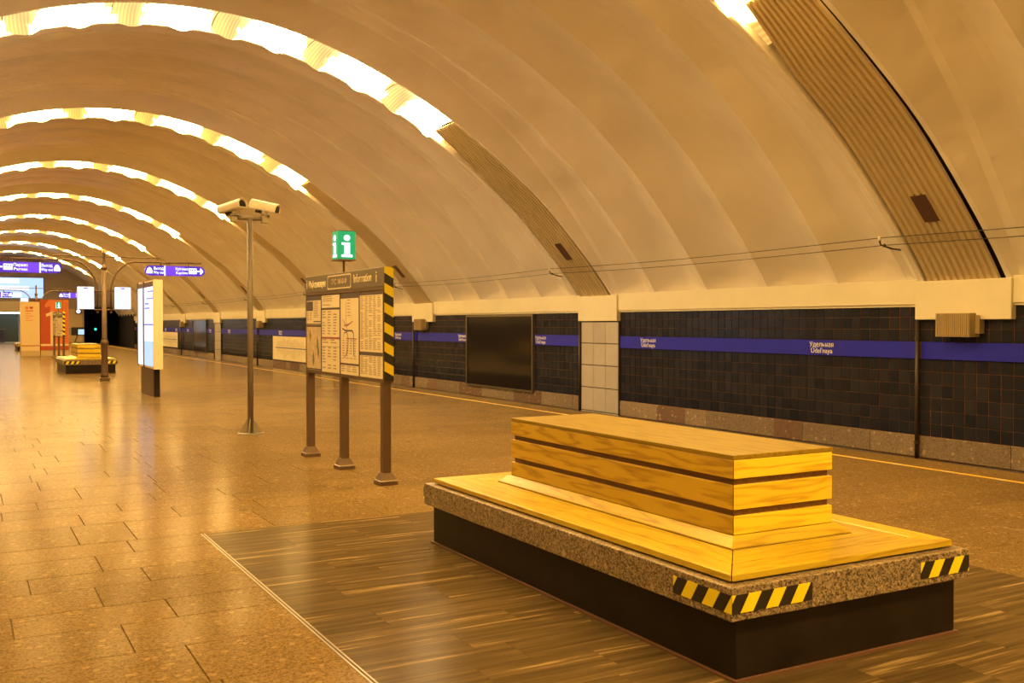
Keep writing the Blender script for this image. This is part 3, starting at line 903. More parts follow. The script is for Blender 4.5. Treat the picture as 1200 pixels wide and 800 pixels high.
def cover(side):
    ss = np.linspace(SU - 0.02, s_at_u(9.075), 46)
    q = (ss - ss[0]) / (ss[-1] - ss[0])
    nr = 11
    cols = []
    w0, w1 = -RIBW + 0.10, RIBW - 0.03
    far = w1 - 0.22 * np.clip(1 - q / 0.25, 0, 1)                  # the sheet leaves a lit slit at its upper far side
    near = w0 + 0.0 * q
    for r in range(nr):
        for f, h in ((0.0, 0.0), (0.12, -0.035), (0.62, -0.035), (0.74, 0.0)):
            yy = near + (far - near) * (r + f) / nr
            cols.append((yy, 0.085 - 0.045 * q + h))
    cols.append((far, 0.085 - 0.045 * q))
    cols.append((far, 0.22 + 0 * q))
    me = grid_mesh('cover', ss if side > 0 else ss, cols, 'corrugated_sheet', smooth=False)
    if side < 0:
        for v in me.vertices: v.co.x = -v.co.x
        me.flip_normals()
    return me
coverR, coverL = cover(1), cover(-1)
def backing(side):
    ss = np.linspace(SU + 0.1, ARC, 30)
    me = grid_mesh('trough_back', ss, [(-RIBW - 0.02, 0.2 + 0 * ss), (RIBW + 0.02, 0.2 + 0 * ss)], 'rib_gap')
    if side < 0:
        for v in me.vertices: v.co.x = -v.co.x
    return me
backR, backL = backing(1), backing(-1)
xb, zb, nbx, nbz = arc(np.array([s_at_u(8.22)])); xb, zb, nbx, nbz = float(xb[0]), float(zb[0]), float(nbx[0]), float(nbz[0])
mb = B(-0.24, 0.24, -0.125, 0.125, -0.03, 0.035)
box_me = mb.mesh('junction_box', 'rib_box')
br_meshes = []
for j in range(NP * 2 + 1):
    sj = S0 + (j + 0.5 * 0) * PW / 2
    if j % 2 == 0 and j not in (0, NP * 2): continue
    ss = np.array([sj - 0.009, sj + 0.009])
    cols = []
    v0, v1 = (0.25, 0.85) if j not in (0, NP * 2) else (0.05, 0.97)
    for t_ in np.linspace(v0, v1, 5):
        yy = -RIBW + t_ * 2 * RIBW
        cols.append((yy, 0.17 * math.sin(PI * t_) ** 0.8 + 0.06 * (1 - t_) - 0.03))
    br_meshes.append(grid_mesh('lamp_bracket', ss, cols, 'lamp_bracket', smooth=False))
def slit(side):
    ss = np.linspace(SU, SU + 0.75, 10)
    q = (ss - ss[0]) / (ss[-1] - ss[0])
    cols = [(RIBW - 0.30 + 0.22 * q, 0.14 + 0 * q), (RIBW - 0.005 + 0 * q, 0.10 + 0 * q)]
    uvs = [(0.25 + 0.5 * qq, 0.6) for qq in q] + [(0.25 + 0.5 * qq, 0.8) for qq in q]
    me = grid_mesh('lamp_end', ss, cols, 'lamp_diffuser', uvs)
    if side < 0:
        for v in me.vertices: v.co.x = -v.co.x
        me.flip_normals()
    return me
slitR, slitL = slit(1), slit(-1)
for k in RIBS:
    if k < 0: lab = '%s lit ceiling rib behind the camera' % ['first', 'second', 'third'][-k - 1]
    elif k == 0: lab = 'wide corrugated ceiling rib at the upper right, nearest in view'
    else: lab = '%s glowing ceiling rib arching across the vault, counted from the right' % ['', 'second', 'third', 'fourth', 'fifth', 'sixth', 'seventh', 'eighth', 'ninth'][k]
    t = thing('ceiling_light_rib', lab, 'ceiling light', (XC, rib_y(k), 0), 0, 'lit ribs across the vault')
    for me in (cool_meshes if k == 1 else lamp_meshes): put('lamp_panel', me, t)
    put('cover', coverR, t); put('cover', coverL, t); put('trough_back', backR, t); put('trough_back', backL, t)
    ang = math.atan2(-nbx, nbz)
    put('junction_box', box_me, t, (xb - XC + nbx * 0.035, 0.02, zb + nbz * 0.035), (0, -ang, 0))
    for me in br_meshes: put('lamp_bracket', me, t)
    put('lamp_end', slitR, t); put('lamp_end', slitL, t)

# ================================================================== END WALLS
def arch_poly(n=60, foot=-0.3):
    ss = np.linspace(0, ARC, n)
    x, z, _, _ = arc(ss)
    return [(a, b_) for a, b_ in zip(x, z + 0.15)]
# far end wall, with the hall opening and the tunnel mouths left open
ew = thing('wall_back', 'brown plaster end wall closing the vault beyond the platform', 'wall', (XC, YE, 0)); ew['kind'] = 'structure'
pl = arch_poly()
up = [(a - XC, b_) for a, b_ in pl]
def arch_z(u): return float(np.interp(u, _C[:, 0], _C[:, 1])) + 0.5
mb = MB()
cols = np.linspace(-HALF - 0.05, HALF + 0.05, 91)
def low(u):
    if -3.0 < u < 1.95: return 3.65
    if u > 5.85 or u < -5.85: return 3.05
    return 0.0
for a, b_ in zip(cols[:-1], cols[1:]):
    z0 = low((a + b_) / 2); z1 = arch_z(a); z2 = arch_z(b_)
    if max(z1, z2) > z0: mb.add([(a, 0, z0), (b_, 0, z0), (b_, 0, max(z2, z0)), (a, 0, max(z1, z0))], [(0, 1, 2, 3)])
mb.build('plaster', 'end_wall_plaster', ew)
B(-3.1, 2.05, -0.12, 0.0, 2.68, 3.65).build('lintel', 'lintel_paint', ew)
B(1.95, 5.85, -0.02, 0.35, 0, 3.0).build('pier', 'beige_panel', ew)
for a, b_ in ((5.85, 6.0), (-6.0, -5.85)): B(a, b_, -0.1, 0.3, -1.3, 3.05).build('tunnel_jamb', 'beige_low', ew)
# hall behind the opening
B(-3.2, 2.1, 4.0, 4.1, 0, 3.0).build('hall_back', 'end_wall_plaster', ew)
B(-3.2, 2.1, 0.02, 4.1, -0.1, 0.0).build('hall_floor', 'cornice_paint', ew)
B(-3.2, 2.1, 0.02, 4.1, 2.7, 2.8).build('hall_ceiling', 'cornice_paint', ew)
for x in (-3.2, 2.0): B(x, x + 0.1, 0.02, 4.0, 0, 2.7).build('hall_side', 'cornice_paint', ew)
tag(B(XC - 2.4, XC + 1.5, YE + 1.2, YE + 1.5, 2.58, 2.68).build('hall_lamp', 'hall_lamp'), 'white lamp under the ceiling of the far exit hall', 'lamp')
t = thing('roller_shutter', 'dark slatted roller shutter in the far exit hall', 'shutter', (XC - 0.75, YE + 2.8, 0))
B(0, 1.5, 0, 0.05, 0, 2.6).build('curtain', 'shutter_dark', t)
sl = B(0.02, 1.48, -0.02, 0, 0, 0.16).mesh('slat', 'shutter_dark')
for j in range(13): put('slat', sl, t, (0, 0, 0.02 + j * 0.197))
t = thing('ticket_cabinet', 'navy blue cabinet standing in the far exit hall', 'cabinet', (XC - 1.4, YE + 0.9, 0))
B(-0.2, 0.95, 0, 0.6, 0, 1.15).build('body', 'navy_box', t); B(-0.24, 0.99, -0.04, 0.62, 1.15, 1.2).build('top', 'grey_plastic', t); B(0.3, 0.86, -0.02, 0, 0.15, 1.0).build('door', 'navy_box', t)
tag(B(XC + 0.95, XC + 1.4, YE + 1.7, YE + 1.76, 0.9, 2.4).build('lit_notice', 'sign_white'), 'white lit notice beside the shutter in the far exit hall', 'notice')
# tunnels
for sx in (1, -1):
    a, b_ = sorted((XC + sx * 5.9, XC + sx * 9.5))
    mb = MB(); mb.box(a, a + 0.02, YE + 0.3, YE + 38, -1.3, 3.2); mb.box(b_, b_ + 0.02, 89.2, YE + 38, -1.3, 3.2); mb.box(a, b_, YE, YE + 38, 3.05, 3.2); mb.box(a, b_, YE + 37.9, YE + 38, -1.3, 3.2)
    struct(mb.build('wall_tunnel', 'tunnel_black'), 'black running tunnel beyond the %s platform edge' % ('right' if sx > 0 else 'left'), 'tunnel')
    c, d = sorted((XC + sx * (HALF - 0.02), XC + sx * (HALF + 0.4)))
    struct(B(c, d, 89.2, YE, -1.3, 2.5).build('wall_end_bay', 'tunnel_black'), 'dark unlit wall of the last bay before the %s tunnel' % ('right' if sx > 0 else 'left'), 'wall')
t = thing('track_signal', 'small green signal light inside the dark tunnel', 'signal', (12.35, 112, -1.3))
MB().tube([(0, 0, 0), (0, 0, 2.1)], 0.05, 8).build('mast', 'tunnel_black', t)
B(-0.16, 0.16, -0.1, 0.1, 2.0, 2.8).build('head', 'tunnel_black', t)
MB().lathe([(0.0, -0.02), (0.11, -0.02), (0.11, 0.02), (0.0, 0.03)], 14).build('lamp', 'signal_green', t, loc=(0, -0.13, 2.4)).rotation_euler = (PI / 2, 0, 0)
# wall behind the camera
fw_ = thing('wall_front', 'plaster end wall behind the camera', 'wall', (XC, YB, 0)); fw_['kind'] = 'structure'
mb = MB()
for a, b_ in zip(cols[:-1], cols[1:]): mb.add([(a, 0, -1.3), (b_, 0, -1.3), (b_, 0, arch_z(b_)), (a, 0, arch_z(a))], [(0, 1, 2, 3)])
mb.build('plaster', 'end_wall_plaster', fw_)

# big blue display on the far wall
t = thing('wall_display', 'large bright blue and white display screen high on the far end wall', 'display', (XC - 0.9, YE - 0.14, 3.9))
B(-3.0, 3.6, 0, 0.13, 0, 1.9).build('casing', 'grey_plastic', t)
B(-2.95, 3.55, -0.02, 0, 0.05, 1.85).build('screen', 'screen_blue', t)
mb = MB(); mb.box(-2.9, 1.6, -0.03, -0.02, 1.35, 1.75); mb.box(-2.9, 2.4, -0.03, -0.02, 0.75, 1.1); mb.box(-2.9, 1.8, -0.03, -0.02, 0.15, 0.5)
mb.build('screen_text', 'screen_white', t)
t = thing('wall_clock', 'small lit round clock on the far end wall beside the tunnel mouth', 'clock', (9.35, YE - 0.25, 2.8))
MB().lathe([(0.0, -0.06), (0.28, -0.06), (0.28, 0.04), (0.0, 0.05)], 20).build('case', 'grey_plastic', t).rotation_euler = (PI / 2, 0, 0)
MB().lathe([(0.0, 0.0), (0.17, 0.0), (0.17, 0.01), (0.0, 0.015)], 20).build('dial', 'screen_white', t, loc=(0, -0.065, 0)).rotation_euler = (PI / 2, 0, 0)
t = thing('driver_monitor', 'dark monitor on a thin stand at the platform end by the tunnel', 'monitor', (7.6, 80, 0))
MB().tube([(-0.25, 0, 0), (-0.2, 0, 0.3), (0, 0, 0.85)], 0.05, 8).build('stand', 'post_brown', t)
B(-0.45, 0.45, -0.1, 0.35, 0.8, 1.4).build('casing', 'cctv_dark', t)
B(0.02, 0.43, -0.11, -0.1, 0.86, 1.25).build('screen', 'screen_blue', t)
B(-0.75, -0.45, -0.08, 0.3, 0.82, 1.4).build('side_box', 'grey_plastic', t)

# ================================================================== BENCH
def mitre(mb, o0, o1, i0, i1, z0, z1):
    """one board between outer edge o0-o1 and inner edge i1-i0"""
    mb.prism([o0, o1, i1, i0], z0, z1, 2); return mb
def make_bench(label):
    t = thing('bench', label, 'bench', (0, 0, 0), 0, 'granite and timber benches along the platform')
    B(-0.765, 0.765, -1.665, 1.665, 0.012, 0.298).build('plinth', 'black_stone', t, bevel=0.006)
    B(-0.78, 0.78, -1.68, 1.68, 0, 0.014).build('base_trim', 'brown_trim', t)
    X, Y, z0, z1 = 0.825, 1.705, 0.296, 0.452
    # coping stones: far end runs through, long sides in three lengths, near end in three
    B(-X, X, Y - 0.12, Y, z0, z1).build('coping_stone', 'bench_granite', t, bevel=0.006)
    for sx in (-1, 1):
        for a, b_ in ((-Y, -0.72), (-0.72, 0.45), (0.45, Y - 0.12)):
            B(min(sx * X, sx * (X - 0.3)), max(sx * X, sx * (X - 0.3)), a + 0.0015, b_ - 0.0015, z0, z1).build('coping_stone', 'bench_granite', t, bevel=0.006)
    B(-X + 0.3, 0.02, -Y, -Y + 0.3, z0, z1).build('coping_stone', 'bench_granite', t, bevel=0.004)
    B(0.023, X - 0.3, -Y, -Y + 0.3, z0, z1).build('coping_stone', 'bench_granite', t, bevel=0.004)
    B(-X + 0.31, X - 0.31, -Y + 0.31, Y - 0.13, 0.30, 0.45).build('seat_bearer', 'oak_core', t)
    # seat boards, mitred round the back block
    ox, oy, ix, iy = 0.775, 1.645, 0.36, 1.19
    fr = [0, 0.36, 0.70, 1.0]
    for k in range(3):
        f0, f1 = fr[k] + 0.003, fr[k + 1] - 0.003
        if k == 0: f0 = 0
        def q(f): return ox + (ix - ox) * f, oy + (iy - oy) * f
        (ax, ay), (bx_, by_) = q(f0), q(f1)
        e = 0.003
        for s in (-1, 1):
            mb = MB(); mitre(mb, (s * ax, -ay + e), (s * ax, ay - e), (s * bx_, -by_ + e), (s * bx_, by_ - e), 0.460, 0.494)
            mb.build('seat_board', 'oak_y', t, bevel=0.005 if k == 0 else 0.0015)
            mb = MB(); mitre(mb, (-ax + e, s * ay), (ax - e, s * ay), (-bx_ + e, s * by_), (bx_ - e, s * by_), 0.460, 0.494)
            mb.build('seat_board', 'oak_x', t, bevel=0.005 if k == 0 else 0.0015)
    B(-0.74, 0.74, -1.61, 1.61, 0.451, 0.461).build('seat_shadow_gap', 'joint_dark', t)
    # skirting: sloped fillet around the block
    for s in (-1, 1):
        mb = MB(); p = [(s * 0.428, 0.493), (s * 0.428, 0.503), (s * 0.372, 0.548), (s * 0.36, 0.548), (s * 0.36, 0.493)]
        vs = []
        for y_, k in ((-1.19, -1), (1.19, 1)):
            vs += [(a, y_ + k * (abs(a) - 0.36), b_) for a, b_ in p]
        mb.add(vs, [(0, 1, 2, 3, 4), (9, 8, 7, 6, 5)] + [(i, (i + 1) % 5, 5 + (i + 1) % 5, 5 + i) for i in range(5)]); mb.build('skirting', 'oak_y', t)
        mb = MB(); p = [(s * 1.258, 0.493), (s * 1.258, 0.503), (s * 1.202, 0.548), (s * 1.19, 0.548), (s * 1.19, 0.493)]
        vs = []
        for x_, k in ((-0.36, -1), (0.36, 1)):
            vs += [(x_ + k * (abs(a) - 1.19), a, b_) for a, b_ in p]
        mb.add(vs, [(0, 1, 2, 3, 4), (9, 8, 7, 6, 5)] + [(i, (i + 1) % 5, 5 + (i + 1) % 5, 5 + i) for i in range(5)]); mb.build('skirting', 'oak_x', t)
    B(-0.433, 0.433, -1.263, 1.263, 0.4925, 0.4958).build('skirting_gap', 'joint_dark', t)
    # back block
    B(-0.34, 0.34, -1.17, 1.17, 0.49, 0.93).build('core', 'oak_core', t)
    for z0_, z1_ in ((0.549, 0.645), (0.680, 0.808), (0.842, 0.940)):
        for s in (-1, 1):
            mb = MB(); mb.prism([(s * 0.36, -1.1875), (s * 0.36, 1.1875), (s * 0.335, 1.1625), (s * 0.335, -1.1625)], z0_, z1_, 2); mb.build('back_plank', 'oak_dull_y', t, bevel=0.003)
            mb = MB(); mb.prism([(-0.3575, s * 1.19), (0.3575, s * 1.19), (0.3325, s * 1.165), (-0.3325, s * 1.165)], z0_, z1_, 2); mb.build('back_plank', 'oak_dull_x_lit', t, bevel=0.003)
    B(-0.361, 0.361, -1.191, 1.191, 0.940, 0.966).build('top_board', 'oak_top', t, bevel=0.004)
    # hazard stickers at the corners of the coping
    zs, hs = 0.335, 0.085
    quad_uv('hazard_sticker', 'hazard_sticker', (-X - 0.001, -Y + 0.42, zs), (0, -0.42, 0), (0, 0, hs), t, (0.02, 0))
    quad_uv('hazard_sticker', 'hazard_sticker', (X + 0.001, Y - 0.42, zs), (0, 0.42, 0), (0, 0, hs), t, (0.02, 0))
    for sy in (-1, 1):
        quad_uv('hazard_sticker', 'hazard_sticker', (-X if sy < 0 else X, sy * (Y + 0.001), zs), (-sy * 0.5, 0, 0), (0, 0, hs), t, (0.03, 0))
        quad_uv('hazard_sticker', 'hazard_sticker', (X - 0.38 if sy < 0 else -X + 0.38, sy * (Y + 0.001), zs), (-sy * 0.38, 0, 0), (0, 0, hs), t, (0.02, 0))
    return t
bench = make_bench('large oak and granite bench in the foreground with hazard stickers')
b2 = copy_tree(bench); b2.location = (3.76, 37.1, 0); b2['label'] = 'distant oak bench on the platform behind the lamp post'
b3 = copy_tree(bench); b3.location = (3.72, 67.4, 0); b3['label'] = 'farthest small bench beside the cream booth'
bench.location = (3.865, 5.115, 0)

# ================================================================== INFORMATION STAND
def letter_i(size, pos, face, m, parent, name='letter_i'):
    mb = MB()
    h = size
    n = 20
    c = [(0.16 * h * math.cos(2 * PI * i / n) * 0.85, 0.80 * h + 0.125 * h * math.sin(2 * PI * i / n)) for i in range(n)]
    sh = [(-0.24, 0), (0.24, 0), (0.24, 0.09), (0.13, 0.11), (0.13, 0.60), (-0.23, 0.60), (-0.23, 0.52), (-0.12, 0.49), (-0.12, 0.11), (-0.24, 0.09)]
    sh = [(a * h, b_ * h) for a, b_ in sh]
    R = FACE[face]
    for P in (c, sh):
        k = len(P)
        vs = [tuple(R @ Vector((a, b_, 0))) for a, b_ in P] + [tuple(R @ Vector((a, b_, 0.003))) for a, b_ in P]
        mb.add(vs, [tuple(range(k - 1, -1, -1)), tuple(range(k, 2 * k))] + [(i, (i + 1) % k, k + (i + 1) % k, k + i) for i in range(k)])
    return mb.build(name, m, parent, loc=pos)
def make_stand(label):
    t = thing('information_stand', label, 'info stand', (0, 0, 0), 0, 'information stands on the platform')
    Y0, Y1, Z0, Z1 = -1.36, 1.27, 1.07, 2.232
    for y in (-1.26, 0.0, 1.24):
        pst = B(-0.045, 0.045, y - 0.045, y + 0.045, 0.02, 1.09).build('post', 'post_brown', t, bevel=0.008)
        mb = MB(); mb.lathe([(0.135, 0), (0.135, 0.04), (0.12, 0.05), (0.075, 0.12), (0.066, 0.12)], 4, 0, y); mb.build('foot', 'post_brown', pst)
    B(-0.042, 0.042, Y0 + 0.006, Y1, Z0, 2.04).build('panel', 'post_brown', t)
    B(-0.052, 0.052, Y0 + 0.005, Y1 + 0.01, 2.036, Z1).build('header', 'header_grey', t, bevel=0.004)
    B(-0.05, 0.05, Y0 + 0.02, Y1, 2.0, 2.036).build('header_rail', 'post_brown', t)
    for y in (Y1 - 0.012, 0.67, 0.0, -0.62, -1.32): B(-0.05, -0.042, y - 0.012, y + 0.012, Z0, 2.0).build('mullion', 'post_brown', t)
    B(-0.05, 0.05, Y0 + 0.02, Y1, Z0 - 0.02, Z0 + 0.015).build('bottom_rail', 'post_brown', t)
    # header lettering
    xf = -0.054
    text('Информация', 0.12, (xf, 0.81, 2.125), '-x', 'paper', t, width=0.63)
    text('Information', 0.13, (xf, -0.735, 2.14), '-x', 'paper', t, width=0.53)
    text('i', 0.17, (xf, 1.2, 2.13), '-x', 'paper', t); text('i', 0.17, (xf, -1.14, 2.135), '-x', 'paper', t)
    rr = []
    for cx, cz, a0 in ((0.37, 0.05, 0), (-0.37, 0.05, 90), (-0.37, -0.05, 180), (0.37, -0.05, 270)):
        for j in range(5): rr.append((cx + 0.03 * math.cos(math.radians(a0 + j * 22.5)), cz + 0.03 * math.sin(math.radians(a0 + j * 22.5))))
    n = len(rr); mb = MB()
    vs = [(xf, 0.02 - a, 2.13 + b_) for a, b_ in rr] + [(xf, 0.02 - a * 0.965, 2.13 + b_ * 0.83) for a, b_ in rr]
    mb.add(vs, [(i, (i + 1) % n, n + (i + 1) % n, n + i) for i in range(n)]); mb.build('plate_border', 'paper', t)
    text('ЭС 10-0-0', 0.085, (xf, 0.02, 2.13), '-x', 'paper_map', t, width=0.5)
    # posters (face -x), columns in y
    rng = random.Random(4)
    def paper(y0, y1, z0, z1, m='paper'): return B(-0.046, -0.042, y0, y1, z0, z1).build('poster', m, t)
    def bar(par, y0, y1, z0, z1, m): B(-0.0475, -0.046, y0, y1, z0, z1).build('print_bar', m, par)
    def lines(par, y0, y1, z0, z1, dz, m='ink_text', cols=1, fill=0.9, th=0.45):
        mb = MB(); cw = (y1 - y0) / cols
        for c in range(cols):
            z = z1
            while z - dz > z0:
                ln = cw * 0.88 * rng.uniform(fill * 0.6, fill)
                ys = y1 - c * cw
                if rng.random() > 0.06: mb.add([(-0.0472, ys, z), (-0.0472, ys - ln, z), (-0.0472, ys - ln, z - dz * th), (-0.0472, ys, z - dz * th)], [(0, 1, 2, 3)])
                z -= dz
        if mb.v: mb.build('print_lines', m, par)
    # first column
    a = paper(0.685, 1.245, 1.655, 1.985); bar(a, 0.69, 1.24, 1.935, 1.985, 'ink_dark'); bar(a, 0.99, 1.235, 1.81, 1.925, 'ink_dark'); lines(a, 1.0, 1.22, 1.67, 1.79, 0.026, cols=2); lines(a, 0.71, 0.96, 1.70, 1.92, 0.02); bar(a, 0.70, 0.97, 1.672, 1.685, 'ink_dark')
    a = paper(0.685, 1.245, 1.09, 1.645, 'paper_map'); bar(a, 0.69, 1.24, 1.615, 1.64, 'ink_dark'); bar(a, 0.69, 1.24, 1.095, 1.11, 'ink_dark')
    mb = MB()
    for y_, z_ in ((0.80, 1.36), (0.78, 1.30), (0.98, 1.24), (0.97, 1.20), (0.82, 1.42), (1.1, 1.5)):
        mb.add([(-0.0472, y_ - 0.035, z_), (-0.0472, y_ + 0.02, z_ - 0.08), (-0.0472, y_ + 0.03, z_ + 0.02), (-0.0472, y_, z_ + 0.1)], [(0, 1, 2, 3)])
    mb.build('map_parks', 'ink_green', a)
    mb = MB()
    for i in range(26):
        y_, z_ = rng.uniform(0.72, 1.2), rng.uniform(1.13, 1.58)
        mb.add([(-0.0474, y_, z_), (-0.0474, y_ + 0.05, z_), (-0.0474, y_ + 0.05, z_ + 0.012), (-0.0474, y_, z_ + 0.012)], [(0, 1, 2, 3)])
    mb.build('map_blocks', 'ink_orange', a)
    # second column
    a = paper(0.015, 0.655, 1.82, 1.985); bar(a, 0.015, 0.655, 1.82, 1.84, 'ink_dark'); lines(a, 0.05, 0.62, 1.85, 1.975, 0.024)
    a = paper(0.015, 0.655, 1.48, 1.815); bar(a, 0.015, 0.655, 1.48, 1.497, 'ink_red'); lines(a, 0.04, 0.63, 1.51, 1.80, 0.032, cols=3, fill=0.75)
    a = paper(0.015, 0.655, 1.085, 1.475); lines(a, 0.04, 0.63, 1.10, 1.38, 0.034, cols=3, fill=0.7); lines(a, 0.04, 0.63, 1.39, 1.47, 0.03, cols=2)
    bar(a, 0.03, 0.64, 1.385, 1.389, 'ink_dark')
    # third column: network map
    a = paper(-0.605, -0.015, 1.085, 1.985); bar(a, -0.605, -0.015, 1.935, 1.985, 'ink_dark'); bar(a, -0.605, -0.015, 1.19, 1.212, 'ink_dark'); lines(a, -0.58, -0.04, 1.09, 1.18, 0.025, cols=3)
    def poly(pts, m, w_=0.009):
        mb = MB()
        for (y0, z0), (y1, z1) in zip(pts[:-1], pts[1:]):
            d = Vector((y1 - y0, z1 - z0)).normalized(); nn = Vector((-d.y, d.x)) * w_
            mb.add([(-0.0475, y0 + nn.x, z0 + nn.y), (-0.0475, y0 - nn.x, z0 - nn.y), (-0.0475, y1 - nn.x, z1 - nn.y), (-0.0475, y1 + nn.x, z1 + nn.y)], [(0, 1, 2, 3)])
        mb.build('metro_line', m, a)
    poly([(-0.08, 1.60), (-0.18, 1.575), (-0.40, 1.575), (-0.44, 1.55), (-0.45, 1.3)], 'ink_dark')
    poly([(-0.12, 1.5), (-0.14, 1.55), (-0.22, 1.56), (-0.28, 1.47), (-0.25, 1.35), (-0.15, 1.27)], 'ink_blue', 0.006)
    poly([(-0.20, 1.90), (-0.20, 1.66), (-0.26, 1.50), (-0.22, 1.30)], 'ink_red', 0.005)
    poly([(-0.12, 1.63), (-0.3, 1.65), (-0.42, 1.68)], 'ink_red', 0.005); poly([(-0.2, 1.49), (-0.55, 1.485)], 'ink_red', 0.005)
    poly([(-0.1, 1.7), (-0.2, 1.62), (-0.35, 1.66)], 'ink_blue', 0.005)
    lines(a, -0.42, -0.24, 1.66, 1.92, 0.034, fill=0.8, th=0.3); lines(a, -0.56, -0.08, 1.24, 1.47, 0.028, cols=4, fill=0.8, th=0.4)
    # fourth column: timetable
    a = paper(-1.305, -0.635, 1.355, 1.985); bar(a, -1.305, -0.635, 1.955, 1.985, 'ink_dark'); lines(a, -1.28, -0.66, 1.37, 1.945, 0.0185, cols=5, fill=0.98, th=0.5)
    a = paper(-1.305, -0.635, 1.085, 1.315); lines(a, -1.28, -0.66, 1.10, 1.31, 0.0185, cols=5, fill=0.98, th=0.5)
    bar(a, -1.305, -0.635, 1.318, 1.352, 'ink_dark')
    # back of the stand
    for y0, y1 in ((-1.30, -0.64), (-0.60, -0.02), (0.02, 0.65), (0.69, 1.24)): B(0.042, 0.046, y0, y1, 1.09, 1.985).build('poster', 'paper', t)
    # hazard strip on the near end
    quad_uv('hazard_strip', 'hazard_strip', (-0.05, Y0 + 0.004, Z0), (0.10, 0, 0), (0, 0, Z1 - Z0), t)
    for o in [c for c in t.children if c.name.startswith('hazard_strip')]:
        l = o.data.uv_layers[0]
        for d in l.data: d.uv = (d.uv[1], d.uv[0])
    # lit cube
    MB().tube([(0, 0, 2.22), (0, 0, 2.38)], 0.014, 8).build('stem', 'post_brown', t)
    cb = B(-0.105, 0.105, -0.105, 0.105, 2.375, 2.70).build('sign_cube', 'sign_green', t, bevel=0.006)
    B(-0.108, 0.108, -0.108, 0.108, 2.365, 2.382).build('cube_base', 'post_brown', cb); B(-0.106, 0.106, -0.106, 0.106, 2.697, 2.704).build('cube_lid', 'post_brown', cb)
    for f, px, py_ in (('-x', -0.1055, 0), ('+x', 0.1055, 0), ('-y', 0, -0.1055), ('+y', 0, 0.1055)): letter_i(0.27, (px, py_, 2.405), f, 'sign_white', cb)
    return t
st1 = make_stand('tall information stand with posters and a green lit i cube, nearer of the two')
st2 = copy_tree(st1); st2.location = (4.08, 51.7, 0); st2.rotation_euler = (0, 0, 0.085); st2['label'] = 'distant information stand with green cube in front of the red stand'
st1.location = (3.815, 10.78, 0)

# ================================================================== CCTV MAST
t = thing('camera_mast', 'slim grey steel mast carrying a pair of surveillance cameras', 'camera mast', (3.80, 14.9, 0))
MB().lathe([(0.19, 0), (0.19, 0.012), (0.185, 0.016)], 28).build('base_plate', 'steel_pale', t)
MB().tube([(0, 0, 0.012), (0, 0, 3.22)], 0.042, 16).build('pole', 'steel_grey', t, smooth=True)
for a in range(4):
    an = a * PI / 2 - 0.42
    gs = MB().prism([(0.03, 0.014), (0.175, 0.014), (0.04, 0.235), (0.03, 0.235)], -0.005, 0.005, 1).build('gusset', 'steel_pale', t); gs.rotation_euler = (0, 0, an)
MB().tube([(-0.26, 0, 3.235), (0.23, 0, 3.235)], 0.034, 12).build('crossbar', 'steel_grey', t, smooth=True)
def cctv(par, pos, d, label):
    c = thing('surveillance_camera', label, 'camera', pos, 0, 'surveillance cameras on the mast')
    d = Vector(d).normalized(); right = d.cross(Vector((0, 0, 1))).normalized(); upv = right.cross(d)
    R = Matrix((right, d, upv)).transposed()
    c.rotation_euler = R.to_euler()
    # local: y forward, z up
    r = 0.082
    cs = [(-r, -0.045), (r, -0.045)] + [(r * math.cos(a), 0.0 + r * math.sin(a)) for a in np.linspace(0, PI, 11)]
    MB().prism(cs, -0.24, 0.165, 1).build('housing', 'cctv_white', c)
    # sunshield: thin curved hood
    mb = MB(); ro, ri = 0.094, 0.087
    pts = [(ro, -0.03)] + [(ro * math.cos(a), 0.006 + ro * math.sin(a)) for a in np.linspace(0, PI, 13)] + [(-ro, -0.03), (-ri, -0.03)] + [(ri * math.cos(a), 0.006 + ri * math.sin(a)) for a in np.linspace(PI, 0, 13)] + [(ri, -0.03)]
    mb.prism(pts, -0.25, 0.185, 1); mb.build('sunshield', 'cctv_white', c)
    r2 = 0.072
    cs = [(-r2, -0.03), (r2, -0.03)] + [(r2 * math.cos(a), r2 * math.sin(a)) for a in np.linspace(0, PI, 9)]
    MB().prism(cs, 0.164, 0.172, 1).build('window', 'cctv_dark', c)
    MB().tube([(0, 0, -0.045), (0, 0.0, -0.10)], 0.024, 8).build('swivel', 'cctv_white', c)
    B(-0.045, 0.045, -0.05, 0.05, -0.13, -0.09).build('clamp', 'steel_pale', c)
    B(-0.03, 0.03, -0.16, -0.08, -0.09, -0.045).build('cable_gland', 'cctv_dark', c)
    return c
cctv(t, (3.56, 14.88, 3.38), (0.55, -0.80, 0.20), 'left surveillance camera on the mast, tilted slightly upwards')
cctv(t, (4.05, 14.88, 3.39), (0.72, -0.62, -0.22), 'right surveillance camera on the mast, pointing down to the right')
for x in (-0.24, 0.22): B(x - 0.045, x + 0.045, -0.055, 0.04, 3.165, 3.275).build('mount', 'steel_pale', t, bevel=0.01)

